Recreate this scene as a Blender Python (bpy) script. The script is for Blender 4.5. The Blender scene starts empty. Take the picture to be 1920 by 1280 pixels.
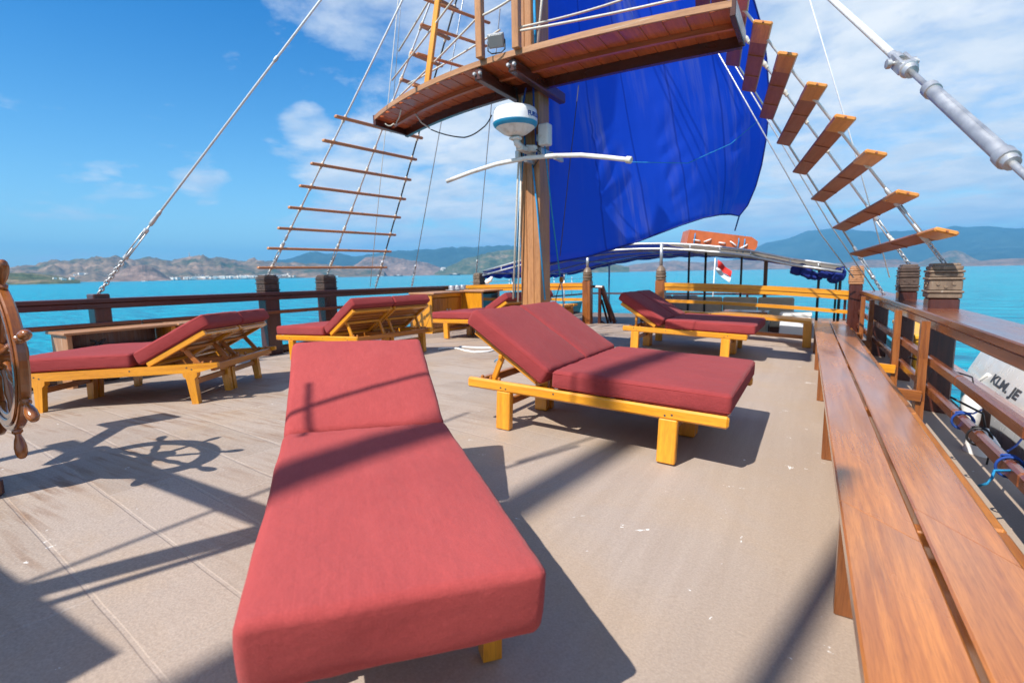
import bpy, math, random
import numpy as np
from mathutils import Vector, Matrix, noise as mnoise
random.seed(7)
R = math.radians
scene = bpy.context.scene
COL = scene.collection
# ---------------------------------------------------------------- the place: X = athwart the ship (to starboard in view),
# Y = along the ship away from the camera, Z = up; metres; deck crown on the centre line at X = 0
F, PITCH, ROLL, CAMZ, CAMX, PHI = 965.63, .132, -.0171, 1.0348, 3.3736, .53
KC, SY = .0113, -.0063
def deck_z(t, a): return -KC*t*t + SY*a
def _sh(d):
    c, s = math.cos(PHI), math.sin(PHI)
    return np.array([d[0]*c-d[1]*s, d[0]*s+d[1]*c, d[2]])
_fw = np.array([0, math.cos(PITCH), -math.sin(PITCH)]); _up = np.array([0, math.sin(PITCH), math.cos(PITCH)]); _rt = np.array([1., 0, 0])
_c, _s = math.cos(ROLL), math.sin(ROLL)
_rt, _up = _c*_rt+_s*_up, -_s*_rt+_c*_up
FW, RT, UP = _sh(_fw), _sh(_rt), _sh(_up)
EYE = np.array([CAMX, 0, CAMZ])
# survey helpers: where a sight line meets a known plane of the ship
def sight(u, v): return FW+(u-960)/F*RT-(v-640)/F*UP
def on_t(u, v, t): d = sight(u, v); return Vector(EYE+d*((t-EYE[0])/d[0]))
def on_a(u, v, a): d = sight(u, v); return Vector(EYE+d*(a/d[1]))
def on_z(u, v, z): d = sight(u, v); return Vector(EYE+d*((z-EYE[2])/d[2]))
def at_dist(u, v, dist): d = sight(u, v); return Vector(EYE+d*(dist/math.hypot(d[0], d[1])))
V = Vector
# ---------------------------------------------------------------- mesh builder
class MB:
    def __init__(s): s.v = []; s.f = []; s.uv = []; s.sm = []
    def add(s, verts, faces, uvs=None, smooth=False):
        o = len(s.v); s.v += [Vector(p) for p in verts]
        for i, f in enumerate(faces):
            s.f.append([o+k for k in f]); s.uv.append(uvs[i] if uvs else [(0, 0)]*len(f)); s.sm.append(smooth)
        return s
    def bar(s, p0, p1, w, h, up=(0, 0, 1), c=.005, w1=None, h1=None, shift=(0, 0)):
        p0, p1 = V(p0), V(p1); d = p1-p0; L = d.length; d.normalize(); up = V(up)
        if abs(d.dot(up.normalized())) > .999: up = V((0, 1, 0))
        sd = d.cross(up).normalized(); u2 = sd.cross(d).normalized()
        w1 = w if w1 is None else w1; h1 = h if h1 is None else h1
        c = min(c, w*.3, h*.3, L*.3)
        def prof(w, h, c, ins):
            a, b = w/2-ins, h/2-ins; c = max(c-ins*.4, .0004)
            return [(-a+c, -b), (a-c, -b), (a, -b+c), (a, b-c), (a-c, b), (-a+c, b), (-a, b-c), (-a, -b+c)]
        rings = []
        for (x, ins) in ((0, c), (c, 0), (L-c, 0), (L, c)):
            k = x/L; ww = w+(w1-w)*k; hh = h+(h1-h)*k
            rings.append([p0+d*x+sd*(y+shift[0]*k)+u2*(z+shift[1]*k) for y, z in prof(ww, hh, c, ins)])
        vs = [p for r in rings for p in r]; fs = []; uvs = []
        ou, ov = random.uniform(0, 20), random.uniform(0, 20)
        per = [0]
        for j in range(8): per.append(per[-1]+(rings[1][j]-rings[1][(j+1) % 8]).length)
        xs = [0, c, L-c, L]
        for i in range(3):
            for j in range(8):
                k = (j+1) % 8
                fs.append([i*8+j, i*8+k, (i+1)*8+k, (i+1)*8+j])
                uvs.append([(ou+xs[i], ov+per[j]), (ou+xs[i], ov+per[j+1]), (ou+xs[i+1], ov+per[j+1]), (ou+xs[i+1], ov+per[j])])
        pr = prof(w, h, c, 0)
        fs.append(list(range(7, -1, -1))); uvs.append([(ou+pr[j][0]*.3, ov+pr[j][1]) for j in range(7, -1, -1)])
        fs.append([24+j for j in range(8)]); uvs.append([(ou+pr[j][0]*.3, ov+pr[j][1]) for j in range(8)])
        return s.add(vs, fs, uvs)
    def tube(s, pts, r, n=8, cap=True):
        pts = [V(p) for p in pts]; m = len(pts)
        rs = r if isinstance(r, (list, tuple)) else [r]*m
        tan = []
        for i in range(m):
            a = pts[max(i-1, 0)]; b = pts[min(i+1, m-1)]; tan.append((b-a).normalized())
        x = tan[0].orthogonal().normalized(); vs = []; acc = 0; U = []
        for i in range(m):
            x = (x-tan[i]*x.dot(tan[i])); x = x.normalized() if x.length > 1e-6 else tan[i].orthogonal().normalized()
            y = tan[i].cross(x)
            vs += [pts[i]+(x*math.cos(2*math.pi*k/n)+y*math.sin(2*math.pi*k/n))*rs[i] for k in range(n)]
            if i: acc += (pts[i]-pts[i-1]).length
            U.append(acc)
        fs = []; uvs = []
        for i in range(m-1):
            for k in range(n):
                k2 = (k+1) % n
                fs.append([i*n+k, i*n+k2, (i+1)*n+k2, (i+1)*n+k])
                a, b = k*2*math.pi*rs[i]/n, (k+1)*2*math.pi*rs[i]/n
                uvs.append([(U[i], a), (U[i], b), (U[i+1], b), (U[i+1], a)])
        s.add(vs, fs, uvs, True)
        if cap:
            o = len(s.v)-m*n
            s.f.append([o+k for k in range(n-1, -1, -1)]); s.uv.append([(0, 0)]*n); s.sm.append(False)
            s.f.append([o+(m-1)*n+k for k in range(n)]); s.uv.append([(0, 0)]*n); s.sm.append(False)
        return s
    def lathe(s, o, axis, prof, n=24):
        # prof: (radius, height) along axis; profile corners sharper than 38 degrees keep a hard edge
        axis = V(axis).normalized(); o = V(o); x = axis.orthogonal().normalized(); y = axis.cross(x)
        prof = [(max(r, .0005), h) for r, h in prof]
        def ring(r, h): return [o+axis*h+(x*math.cos(2*math.pi*k/n)+y*math.sin(2*math.pi*k/n))*r for k in range(n)]
        P = [[prof[0]]]
        for i in range(1, len(prof)):
            P[-1].append(prof[i])
            if i < len(prof)-1:
                a = Vector((prof[i][0]-prof[i-1][0], prof[i][1]-prof[i-1][1])); b = Vector((prof[i+1][0]-prof[i][0], prof[i+1][1]-prof[i][1]))
                if a.length < 1e-7 or b.length < 1e-7 or abs(a.angle_signed(b)) > R(38): P.append([prof[i]])
        for run in P:
            vs = []; fs = []; uvs = []
            for r, h in run: vs += ring(r, h)
            for i in range(len(run)-1):
                for k in range(n):
                    k2 = (k+1) % n; fs.append([i*n+k, i*n+k2, (i+1)*n+k2, (i+1)*n+k])
                    uvs.append([(run[i][1], k*.03), (run[i][1], k*.03+.03), (run[i+1][1], k*.03+.03), (run[i+1][1], k*.03)])
            s.add(vs, fs, uvs, True)
        s.add(ring(*prof[0])[::-1], [list(range(n))]); s.add(ring(*prof[-1]), [list(range(n))])
        return s
    def grid(s, G, smooth=True, uvscale=1, closed=False):
        m, n = len(G), len(G[0]); vs = [p for r in G for p in r]; fs = []; uvs = []
        for i in range(m-1):
            for j in range(n-1):
                fs.append([i*n+j, i*n+j+1, (i+1)*n+j+1, (i+1)*n+j])
                uvs.append([(j/(n-1)*uvscale, i/(m-1)*uvscale), ((j+1)/(n-1)*uvscale, i/(m-1)*uvscale), ((j+1)/(n-1)*uvscale, (i+1)/(m-1)*uvscale), (j/(n-1)*uvscale, (i+1)/(m-1)*uvscale)])
        return s.add(vs, fs, uvs, smooth)
    def prism(s, poly, n, th, c=0):
        # polygon (list of 3D points) extruded by th along n
        n = V(n).normalized()*th; m = len(poly); P = [V(p) for p in poly]; Q = [p+n for p in P]
        ou, ov = random.uniform(0, 20), random.uniform(0, 20)
        d = (P[1]-P[0]).normalized(); e = V(n).normalized().cross(d)
        L = max(range(m), key=lambda i: (P[(i+1) % m]-P[i]).length); d = (P[(L+1) % m]-P[L]).normalized(); e = V(n).normalized().cross(d)
        uv = [(ou+(p-P[0]).dot(d), ov+(p-P[0]).dot(e)) for p in P]
        fs = [list(range(m-1, -1, -1)), [m+i for i in range(m)]]; uvs = [uv[::-1], uv]
        for i in range(m):
            k = (i+1) % m; l = (P[k]-P[i]).length
            fs.append([i, k, m+k, m+i]); uvs.append([(ou, ov), (ou+l, ov), (ou+l, ov+abs(th)), (ou, ov+abs(th))])
        return s.add(P+Q, fs, uvs)
    def rbox(s, o, X, Y, Z, hx, hy, hz, r, nx=8, ny=8, nz=3, disp=None):
        # rounded, gently pillowed box
        o, X, Y, Z = V(o), V(X), V(Y), V(Z)
        def ticks(h, n):
            a = [-h, -h+r*.3, -h+r*.7, -h+r]; b = [(-h+r)+(2*(h-r))*i/n for i in range(1, n)]; return a+b+[h-r, h-r*.7, h-r*.3, h]
        tx, ty, tz = ticks(hx, nx), ticks(hy, ny), ticks(hz, nz)
        idx = {}; vs = []; fs = []; uvs = []
        def vert(x, y, z):
            k = (round(x, 6), round(y, 6), round(z, 6))
            if k in idx: return idx[k]
            cx, cy, cz = max(-hx+r, min(hx-r, x)), max(-hy+r, min(hy-r, y)), max(-hz+r, min(hz-r, z))
            d = V((x-cx, y-cy, z-cz)); q = V((cx, cy, cz))
            nrm = d.normalized() if d.length > 1e-9 else V((0, 0, 0))
            q = q+nrm*r
            if disp: q = q+V(disp(q, nrm))
            idx[k] = len(vs); vs.append(o+X*q.x+Y*q.y+Z*q.z); return idx[k]
        def face(A, B, fn):
            for i in range(len(A)-1):
                for j in range(len(B)-1):
                    q = [(A[i], B[j]), (A[i+1], B[j]), (A[i+1], B[j+1]), (A[i], B[j+1])]
                    fs.append([vert(*fn(*c)) for c in q]); uvs.append(q)
        face(tx, ty, lambda a, b: (a, b, hz)); face(ty, tx, lambda a, b: (b, a, -hz))
        face(tz, tx, lambda a, b: (b, hy, a)); face(tx, tz, lambda a, b: (a, -hy, b))
        face(ty, tz, lambda a, b: (hx, a, b)); face(tz, ty, lambda a, b: (-hx, b, a))
        if X.cross(Y).dot(Z) < 0: fs = [f[::-1] for f in fs]; uvs = [u[::-1] for u in uvs]
        return s.add(vs, fs, uvs, True)
    def box(s, c, X, Y, Z, sx, sy, sz, ch=.004):
        c = V(c); Z = V(Z).normalized()
        X = V(X).normalized()
        return s.bar(c-X*sx/2, c+X*sx/2, sy, sz, up=Z, c=ch)
    def build(s, name, mat, parent=None, origin=(0, 0, 0)):
        o = V(origin)
        me = bpy.data.meshes.new(name); me.from_pydata([tuple(p-o) for p in s.v], [], s.f)
        ul = me.uv_layers.new(name='UVMap'); flat = [c for f in s.uv for q in f for c in q]
        ul.data.foreach_set('uv', flat)
        me.polygons.foreach_set('use_smooth', s.sm)
        me.materials.append(mat); me.update()
        ob = bpy.data.objects.new(name, me); COL.objects.link(ob)
        if parent is not None: ob.parent = parent
        else: ob.location = o
        return ob
def tag(o, label=None, cat=None, group=None, kind=None):
    if label: o['label'] = label
    if cat: o['category'] = cat
    if group: o['group'] = group
    if kind: o['kind'] = kind
    return o
def thing(name, label, cat, loc=(0, 0, 0), group=None):
    o = bpy.data.objects.new(name, None); o.empty_display_size = .1; COL.objects.link(o); o.location = loc
    return tag(o, label, cat, group)
def kids(o): return [c for c in COL.objects if c.parent == o]
def copy_tree(o, parent=None):
    c = o.copy(); COL.objects.link(c)
    if parent is not None: c.parent = parent
    for ch in kids(o): copy_tree(ch, c)
    return c
def lerp(a, b, k): return V(a)+(V(b)-V(a))*k
def catenary(a, b, sag, n=12): return [lerp(a, b, i/n)+V((0, 0, -sag*4*(i/n)*(1-i/n))) for i in range(n+1)]
# ---------------------------------------------------------------- materials
def new_mat(name):
    m = bpy.data.materials.new(name); m.use_nodes = True; nt = m.node_tree
    return m, nt, nt.nodes['Principled BSDF']
def nd(nt, typ, **kw):
    n = nt.nodes.new(typ)
    for k, v in kw.items():
        if k in n.inputs: n.inputs[k].default_value = v
        else: setattr(n, k, v)
    return n
def ramp(nt, fac, stops):
    r = nt.nodes.new('ShaderNodeValToRGB'); e = r.color_ramp.elements
    while len(e) < len(stops): e.new(.5)
    for i, (p, c) in enumerate(stops):
        e[i].position = p; e[i].color = (*c, 1) if not isinstance(c, (int, float)) else (c, c, c, 1)
    nt.links.new(fac, r.inputs['Fac']); return r
def mixc(nt, fac, a, b, mode='MIX'):
    m = nt.nodes.new('ShaderNodeMix'); m.data_type = 'RGBA'; m.blend_type = mode
    for sock, val in ((m.inputs[0], fac), (m.inputs[6], a), (m.inputs[7], b)):
        if hasattr(val, 'is_linked') or hasattr(val, 'links'): nt.links.new(val, sock)
        else: sock.default_value = val if isinstance(val, (int, float)) else (*val, 1) if len(val) == 3 else val
    return m.outputs[2]
def mapping(nt, src, scale, rot=(0, 0, 0), loc=(0, 0, 0)):
    m = nt.nodes.new('ShaderNodeMapping'); m.inputs['Scale'].default_value = scale; m.inputs['Rotation'].default_value = rot; m.inputs['Location'].default_value = loc
    nt.links.new(src, m.inputs['Vector']); return m.outputs[0]
def noise(nt, vec, scale, detail=4, rough=.55, dist=0):
    n = nt.nodes.new('ShaderNodeTexNoise'); n.inputs['Scale'].default_value = scale; n.inputs['Detail'].default_value = detail
    n.inputs['Roughness'].default_value = rough; n.inputs['Distortion'].default_value = dist
    nt.links.new(vec, n.inputs['Vector']); return n.outputs['Fac']
def bump(nt, h, strength, dist=.01):
    b = nt.nodes.new('ShaderNodeBump'); b.inputs['Strength'].default_value = strength; b.inputs['Distance'].default_value = dist
    nt.links.new(h, b.inputs['Height']); return b.outputs[0]
def wood(name, light, dark, rough=.35, coat=.4, grain=26, wear=None, contrast=1, wearamt=(.55, .72)):
    m, nt, b = new_mat(name); L = nt.links
    uv = nt.nodes.new('ShaderNodeUVMap').outputs[0]
    oi = nt.nodes.new('ShaderNodeObjectInfo')
    add = nt.nodes.new('ShaderNodeVectorMath'); add.operation = 'ADD'; L.new(uv, add.inputs[0])
    cx = nt.nodes.new('ShaderNodeCombineXYZ'); mu = nt.nodes.new('ShaderNodeMath'); mu.operation = 'MULTIPLY'; mu.inputs[1].default_value = 37
    L.new(oi.outputs['Random'], mu.inputs[0]); L.new(mu.outputs[0], cx.inputs[0]); L.new(mu.outputs[0], cx.inputs[2]); L.new(cx.outputs[0], add.inputs[1])
    v = add.outputs[0]
    g1 = noise(nt, mapping(nt, v, (1.3, grain, 1)), 1.6, 6, .62, .35)
    g2 = noise(nt, mapping(nt, v, (.9, 3.5, 1)), 1.4, 3, .5, .2)
    g3 = noise(nt, mapping(nt, v, (9, grain*6, 1)), 2, 2, .5)
    w = .22*contrast
    r1 = ramp(nt, g1, [(.5-w, dark), (.5+w, light)])
    r2 = ramp(nt, g2, [(.3, (.84, .83, .82)), (.7, (1.08, 1.07, 1.06))])
    c = mixc(nt, 1.0, r1.outputs[0], r2.outputs[0], 'MULTIPLY')
    r3 = ramp(nt, g3, [(.38, (.72, .7, .7)), (.5, (1, 1, 1))])
    c = mixc(nt, .55, c, r3.outputs[0], 'MULTIPLY')
    if wear:
        gw = noise(nt, mapping(nt, v, (.8, 13, 1)), 1.7, 7, .66, .3)
        rw = ramp(nt, gw, [(wearamt[0], 0), (wearamt[1], 1)])
        c = mixc(nt, rw.outputs[0], c, wear)
    L.new(c, b.inputs['Base Color'])
    rr = ramp(nt, g2, [(.3, max(rough-.1, .08)), (.75, rough+.16)]); L.new(rr.outputs[0], b.inputs['Roughness'])
    b.inputs['Coat Weight'].default_value = coat; b.inputs['Coat Roughness'].default_value = .22
    L.new(bump(nt, g1, .12, .004), b.inputs['Normal'])
    return m
def plain(name, col, rough=.5, metal=0, var=.12, scale=6, bmp=0, spec=.5, coat=0, dirt=None, trans=0):
    m, nt, b = new_mat(name); L = nt.links
    tc = nt.nodes.new('ShaderNodeTexCoord').outputs['Object']
    n1 = noise(nt, tc, scale, 5, .6)
    lo = tuple(x*(1-var) for x in col); hi = tuple(min(1, x*(1+var)) for x in col)
    c = ramp(nt, n1, [(.3, lo), (.7, hi)]).outputs[0]
    if dirt:
        n2 = noise(nt, tc, scale*.6, 7, .7, .4); c = mixc(nt, ramp(nt, n2, [(.52, 0), (.7, 1)]).outputs[0], c, dirt)
    L.new(c, b.inputs['Base Color']); b.inputs['Metallic'].default_value = metal; b.inputs['Specular IOR Level'].default_value = spec
    L.new(ramp(nt, n1, [(.3, max(.04, rough-.08)), (.7, rough+.1)]).outputs[0], b.inputs['Roughness'])
    b.inputs['Coat Weight'].default_value = coat
    if bmp: L.new(bump(nt, noise(nt, tc, scale*9, 3, .6), bmp, .004), b.inputs['Normal'])
    if trans:
        tr = nt.nodes.new('ShaderNodeBsdfTranslucent'); L.new(c, tr.inputs['Color']); mx = nt.nodes.new('ShaderNodeMixShader'); mx.inputs[0].default_value = trans
        L.new(b.outputs[0], mx.inputs[1]); L.new(tr.outputs[0], mx.inputs[2]); L.new(mx.outputs[0], nt.nodes['Material Output'].inputs['Surface'])
    return m
M = {}
M['varnish'] = wood('honey_varnished_wood', (.85, .385, .020), (.56, .20, .011), .30, .5, 20, contrast=1.25, wear=(.40, .15, .03), wearamt=(.60, .80))
M['varnish_dark'] = wood('amber_varnished_wood', (.52, .19, .025), (.28, .085, .014), .34, .4, 22)
M['bench'] = wood('worn_teak_planks', (.62, .225, .045), (.33, .10, .021), .20, .9, 30, wear=(.17, .07, .038), contrast=1.0, wearamt=(.58, .86))
M['mahogany'] = wood('mahogany_varnished_wood', (.27, .082, .027), (.125, .034, .013), .22, .6, 22)
M['dark_mahogany'] = wood('dark_mahogany_wood', (.10, .027, .016), (.045, .012, .009), .3, .4, 22)
M['stanchion'] = wood('brown_varnished_wood', (.36, .125, .03), (.17, .05, .014), .3, .45, 20)
M['capgrey'] = wood('weathered_cap_wood', (.40, .20, .12), (.21, .095, .06), .3, .4, 22, wear=(.42, .34, .30), wearamt=(.45, .8))
M['carved'] = wood('weathered_carved_wood', (.26, .185, .125), (.12, .08, .055), .6, .05, 14, wear=(.44, .38, .31), wearamt=(.62, .74))
M['carved_dark'] = wood('dark_carved_wood', (.115, .07, .05), (.05, .03, .022), .5, .15, 14)
M['mast'] = wood('mast_timber', (.50, .235, .09), (.31, .135, .052), .45, .2, 12)
M['platform'] = wood('red_brown_planks', (.56, .145, .04), (.34, .072, .02), .4, .25, 14)
M['fascia'] = wood('pale_plank_edge', (.52, .27, .13), (.33, .15, .065), .5, .15, 16, wear=(.6, .52, .42), wearamt=(.6, .75))
M['rung'] = wood('ladder_step_wood', (.66, .29, .11), (.45, .17, .07), .45, .15, 18)
M['rung_red'] = wood('ladder_plank_wood', (.38, .13, .06), (.24, .075, .036), .5, .12, 14)
M['rung_edge'] = wood('varnished_step_edge', (.74, .31, .06), (.52, .19, .035), .35, .3, 18)
M['wheel'] = wood('wheel_varnished_wood', (.42, .135, .022), (.19, .055, .012), .17, .85, 16)
M['grate'] = wood('old_grey_timber', (.25, .19, .15), (.13, .095, .075), .6, .0, 16)
M['white'] = plain('white_gelcoat', (.80, .81, .82), .25, 0, .04, 3, coat=.3)
M['white_old'] = plain('aged_white_paint', (.72, .71, .68), .45, 0, .08, 5, dirt=(.42, .38, .33))
M['galv'] = plain('galvanised_steel', (.52, .53, .54), .46, .7, .18, 14, .2)
M['wire'] = plain('steel_wire', (.52, .53, .54), .4, .6, .15, 40, .3)
M['wire_white'] = plain('white_served_wire', (.70, .71, .72), .5, .0, .10, 30, .3)
M['wire_dark'] = plain('dark_taped_wire', (.05, .05, .055), .6, 0, .2, 30, .3)
M['rope'] = plain('off_white_rope', (.62, .58, .50), .9, 0, .14, 40, .5)
M['rope_blue'] = plain('blue_rope', (.015, .26, .52), .8, 0, .2, 40, .5)
M['rope_navy'] = plain('navy_rope', (.012, .06, .30), .8, 0, .2, 40, .5)
M['black'] = plain('black_rubber', (.018, .018, .02), .5, 0, .2, 8)
M['glass_dark'] = plain('dark_appliance_glass', (.012, .011, .016), .08, 0, .1, 3, coat=.6)
M['grey'] = plain('grey_paint', (.33, .34, .36), .45, 0, .1, 6, dirt=(.2, .19, .18))
M['stone_cushion'] = plain('taupe_cushion', (.50, .42, .33), .9, 0, .1, 8, .3)
M['brass'] = plain('brass_pin', (.55, .38, .12), .3, .9, .1, 8)
M['radar_blue'] = plain('radar_blue_plastic', (.012, .27, .48), .35, 0, .05, 4)
M['text_blue'] = plain('blue_lettering', (.012, .06, .33), .4, 0, .03, 4)
M['text_dark'] = plain('dark_lettering', (.035, .05, .075), .4, 0, .03, 4)
M['tarp'] = plain('blue_canopy_cloth', (.016, .04, .30), .7, 0, .2, 5, .2, trans=.3)
M['canvas'] = plain('beige_canopy_lining', (.48, .41, .33), .85, 0, .1, 5, .2, trans=.35)
M['raft'] = plain('orange_brown_case', (.50, .12, .035), .4, 0, .18, 4, dirt=(.30, .085, .04))
M['flag_red'] = plain('red_flag_cloth', (.70, .03, .02), .8, 0, .05, 4)
M['flag_white'] = plain('white_flag_cloth', (.82, .82, .82), .8, 0, .04, 4)
M['net'] = plain('black_mesh_net', (.012, .013, .017), .7, 0, .3, 60, .4)
M['pvc'] = plain('aged_white_pipe', (.68, .66, .62), .38, 0, .07, 6, dirt=(.40, .33, .26))
M['yellow'] = plain('yellow_case', (.72, .36, .02), .45, 0, .1, 5)
M['lamp_face'] = plain('floodlight_face', (.40, .40, .38), .2, 0, .08, 8)

def fabric(name, lo, hi, faded):
    m, nt, b = new_mat(name); L = nt.links
    uv = nt.nodes.new('ShaderNodeUVMap').outputs[0]; ob = nt.nodes.new('ShaderNodeTexCoord').outputs['Object']
    n1 = noise(nt, ob, 2.2, 5, .6); n2 = noise(nt, ob, 240, 2, .5); n3 = noise(nt, mapping(nt, ob, (14, 260, 60)), 1, 3, .6)
    c = ramp(nt, n1, [(.28, lo), (.72, hi)]).outputs[0]
    n5 = noise(nt, ob, 5.5, 7, .7, .4); c = mixc(nt, ramp(nt, n5, [(.50, 0), (.72, .3)]).outputs[0], c, faded)
    n6 = noise(nt, mapping(nt, ob, (3, 40, 40)), 1.5, 4, .65); c = mixc(nt, .25, c, ramp(nt, n6, [(.3, (.82, .80, .80)), (.7, (1.1, 1.12, 1.12))]).outputs[0], 'MULTIPLY')
    c = mixc(nt, .35, c, ramp(nt, n2, [(.3, (.78, .76, .76)), (.7, (1.15, 1.15, 1.15))]).outputs[0], 'MULTIPLY')
    c = mixc(nt, .35, c, ramp(nt, n3, [(.3, (.86, .82, .82)), (.7, (1.08, 1.1, 1.1))]).outputs[0], 'MULTIPLY')
    L.new(c, b.inputs['Base Color']); b.inputs['Roughness'].default_value = .95; b.inputs['Specular IOR Level'].default_value = .1
    b.inputs['Sheen Weight'].default_value = .10; b.inputs['Sheen Roughness'].default_value = .5; b.inputs['Sheen Tint'].default_value = (1, .7, .7, 1)
    w1 = nd(nt, 'ShaderNodeTexWave', wave_type='BANDS', bands_direction='X'); w1.inputs['Scale'].default_value = 160; L.new(uv, w1.inputs['Vector'])
    s = nt.nodes.new('ShaderNodeMath'); s.operation = 'ADD'; L.new(w1.outputs['Fac'], s.inputs[0])
    n4 = noise(nt, mapping(nt, ob, (5, 5, 5)), 2.2, 4, .6); q = nt.nodes.new('ShaderNodeMath'); q.operation = 'MULTIPLY'; q.inputs[1].default_value = 16; L.new(n4, q.inputs[0])
    L.new(q.outputs[0], s.inputs[1])
    L.new(bump(nt, s.outputs[0], .38, .0026), b.inputs['Normal'])
    return m
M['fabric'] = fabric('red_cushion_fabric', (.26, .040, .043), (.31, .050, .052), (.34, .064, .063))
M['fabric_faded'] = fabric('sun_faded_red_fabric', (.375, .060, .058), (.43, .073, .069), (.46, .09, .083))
M['piping'] = plain('red_seam_piping', (.38, .044, .040), .9, 0, .1, 30)

def deck_mat():
    m, nt, b = new_mat('painted_nonskid_deck'); L = nt.links
    ob = nt.nodes.new('ShaderNodeTexCoord').outputs['Object']
    v = mapping(nt, ob, (1, 1, 1), (0, 0, R(6)), (.12, .09, 0))
    wob = nt.nodes.new('ShaderNodeVectorMath'); wob.operation = 'MULTIPLY_ADD'; wob.inputs[1].default_value = (.010, .010, 0)
    nn = nt.nodes.new('ShaderNodeTexNoise'); nn.inputs['Scale'].default_value = 3.0; L.new(v, nn.inputs['Vector']); L.new(nn.outputs['Color'], wob.inputs[0]); L.new(v, wob.inputs[2])
    br = nt.nodes.new('ShaderNodeTexBrick'); L.new(wob.outputs[0], br.inputs['Vector'])
    br.offset = .5; br.inputs['Scale'].default_value = 1; br.inputs['Brick Width'].default_value = .92; br.inputs['Row Height'].default_value = .30
    br.inputs['Mortar Size'].default_value = .010; br.inputs['Mortar Smooth'].default_value = .55
    br.inputs['Color1'].default_value = (.39, .315, .258, 1); br.inputs['Color2'].default_value = (.335, .268, .215, 1); br.inputs['Mortar'].default_value = (.388, .318, .264, 1)
    sx = nt.nodes.new('ShaderNodeSeparateXYZ'); L.new(ob, sx.inputs[0])
    # the boards' seams are painted over towards the starboard side
    seam = ramp(nt, nd_map(nt, sx.outputs['X'], .9, 2.6), [(.1, (1, 1, 1)), (.9, (.10, .10, .10))]).outputs[0]
    c = mixc(nt, seam, (.375, .30, .245), br.outputs['Color'])
    lg = noise(nt, mapping(nt, ob, (9, .5, 1), (0, 0, R(-2))), 1.3, 5, .6, .2)
    c = mixc(nt, ramp(nt, nd_map(nt, sx.outputs['X'], 1.2, 3.2), [(0, 0), (1, .8)]).outputs[0], c, mixc(nt, ramp(nt, lg, [(.38, 0), (.62, 1)]).outputs[0], (.345, .274, .222), (.40, .325, .27)))
    # brown scuff streaks running athwart, broken up by patches
    st = noise(nt, mapping(nt, ob, (1.1, 16, 1), (0, 0, R(6))), 1.5, 6, .65, .3)
    pt = noise(nt, ob, 1.3, 4, .55, .3)
    mu = nt.nodes.new('ShaderNodeMath'); mu.operation = 'MULTIPLY'; L.new(ramp(nt, st, [(.47, 0), (.62, 1)]).outputs[0], mu.inputs[0]); ptx = mixc(nt, nd_map(nt, sx.outputs['X'], .2, 1.9), ramp(nt, pt, [(.42, 0), (.58, 1)]).outputs[0], (0, 0, 0)); L.new(ptx, mu.inputs[1])
    c = mixc(nt, mu.outputs[0], c, (.235, .15, .10))
    # ochre damp stains
    oc = noise(nt, ob, .9, 5, .6, .5); c = mixc(nt, ramp(nt, oc, [(.48, 0), (.68, .6)]).outputs[0], c, (.40, .285, .185))
    # olive brown bare strip along the starboard bench
    ad = nt.nodes.new('ShaderNodeMath'); ad.operation = 'MULTIPLY_ADD'; ad.inputs[1].default_value = .5; L.new(pt, ad.inputs[0]); L.new(sx.outputs['X'], ad.inputs[2])
    c = mixc(nt, ramp(nt, nd_map(nt, ad.outputs[0], 2.9, 3.75), [(.15, 0), (.85, .6)]).outputs[0], c, (.38, .29, .21))
    # grain of the non skid paint
    gr = noise(nt, ob, 120, 3, .65); c = mixc(nt, mixc(nt, nd_map(nt, sx.outputs['X'], .5, 2.6), (.7, .7, .7), (.38, .38, .38)), c, ramp(nt, gr, [(.3, (.66, .65, .64)), (.7, (1.26, 1.26, 1.26))]).outputs[0], 'MULTIPLY')
    # flakes of white paint
    fl = noise(nt, ob, 9, 5, .7, .8); ff = noise(nt, ob, 1.1, 2, .5)
    mm = nt.nodes.new('ShaderNodeMath'); mm.operation = 'MULTIPLY'; L.new(ramp(nt, fl, [(.675, 0), (.695, 1)]).outputs[0], mm.inputs[0]); L.new(ramp(nt, ff, [(.4, 0), (.5, 1)]).outputs[0], mm.inputs[1])
    c = mixc(nt, mm.outputs[0], c, (.72, .70, .66))
    L.new(c, b.inputs['Base Color'])
    L.new(ramp(nt, pt, [(.3, .5), (.7, .78)]).outputs[0], b.inputs['Roughness']); b.inputs['Specular IOR Level'].default_value = .35
    hh = nt.nodes.new('ShaderNodeMath'); hh.operation = 'MULTIPLY_ADD'; hh.inputs[1].default_value = -2.5; sm = nt.nodes.new('ShaderNodeMath'); sm.operation = 'MULTIPLY'; L.new(br.outputs['Fac'], sm.inputs[0]); L.new(seam, sm.inputs[1]); L.new(sm.outputs[0], hh.inputs[0]); L.new(gr, hh.inputs[2])
    L.new(bump(nt, hh.outputs[0], .45, .0025), b.inputs['Normal'])
    return m
def nd_map(nt, val, lo, hi):
    n = nt.nodes.new('ShaderNodeMapRange'); n.inputs[1].default_value = lo; n.inputs[2].default_value = hi; nt.links.new(val, n.inputs[0]); return n.outputs[0]
M['deck'] = deck_mat()

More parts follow.
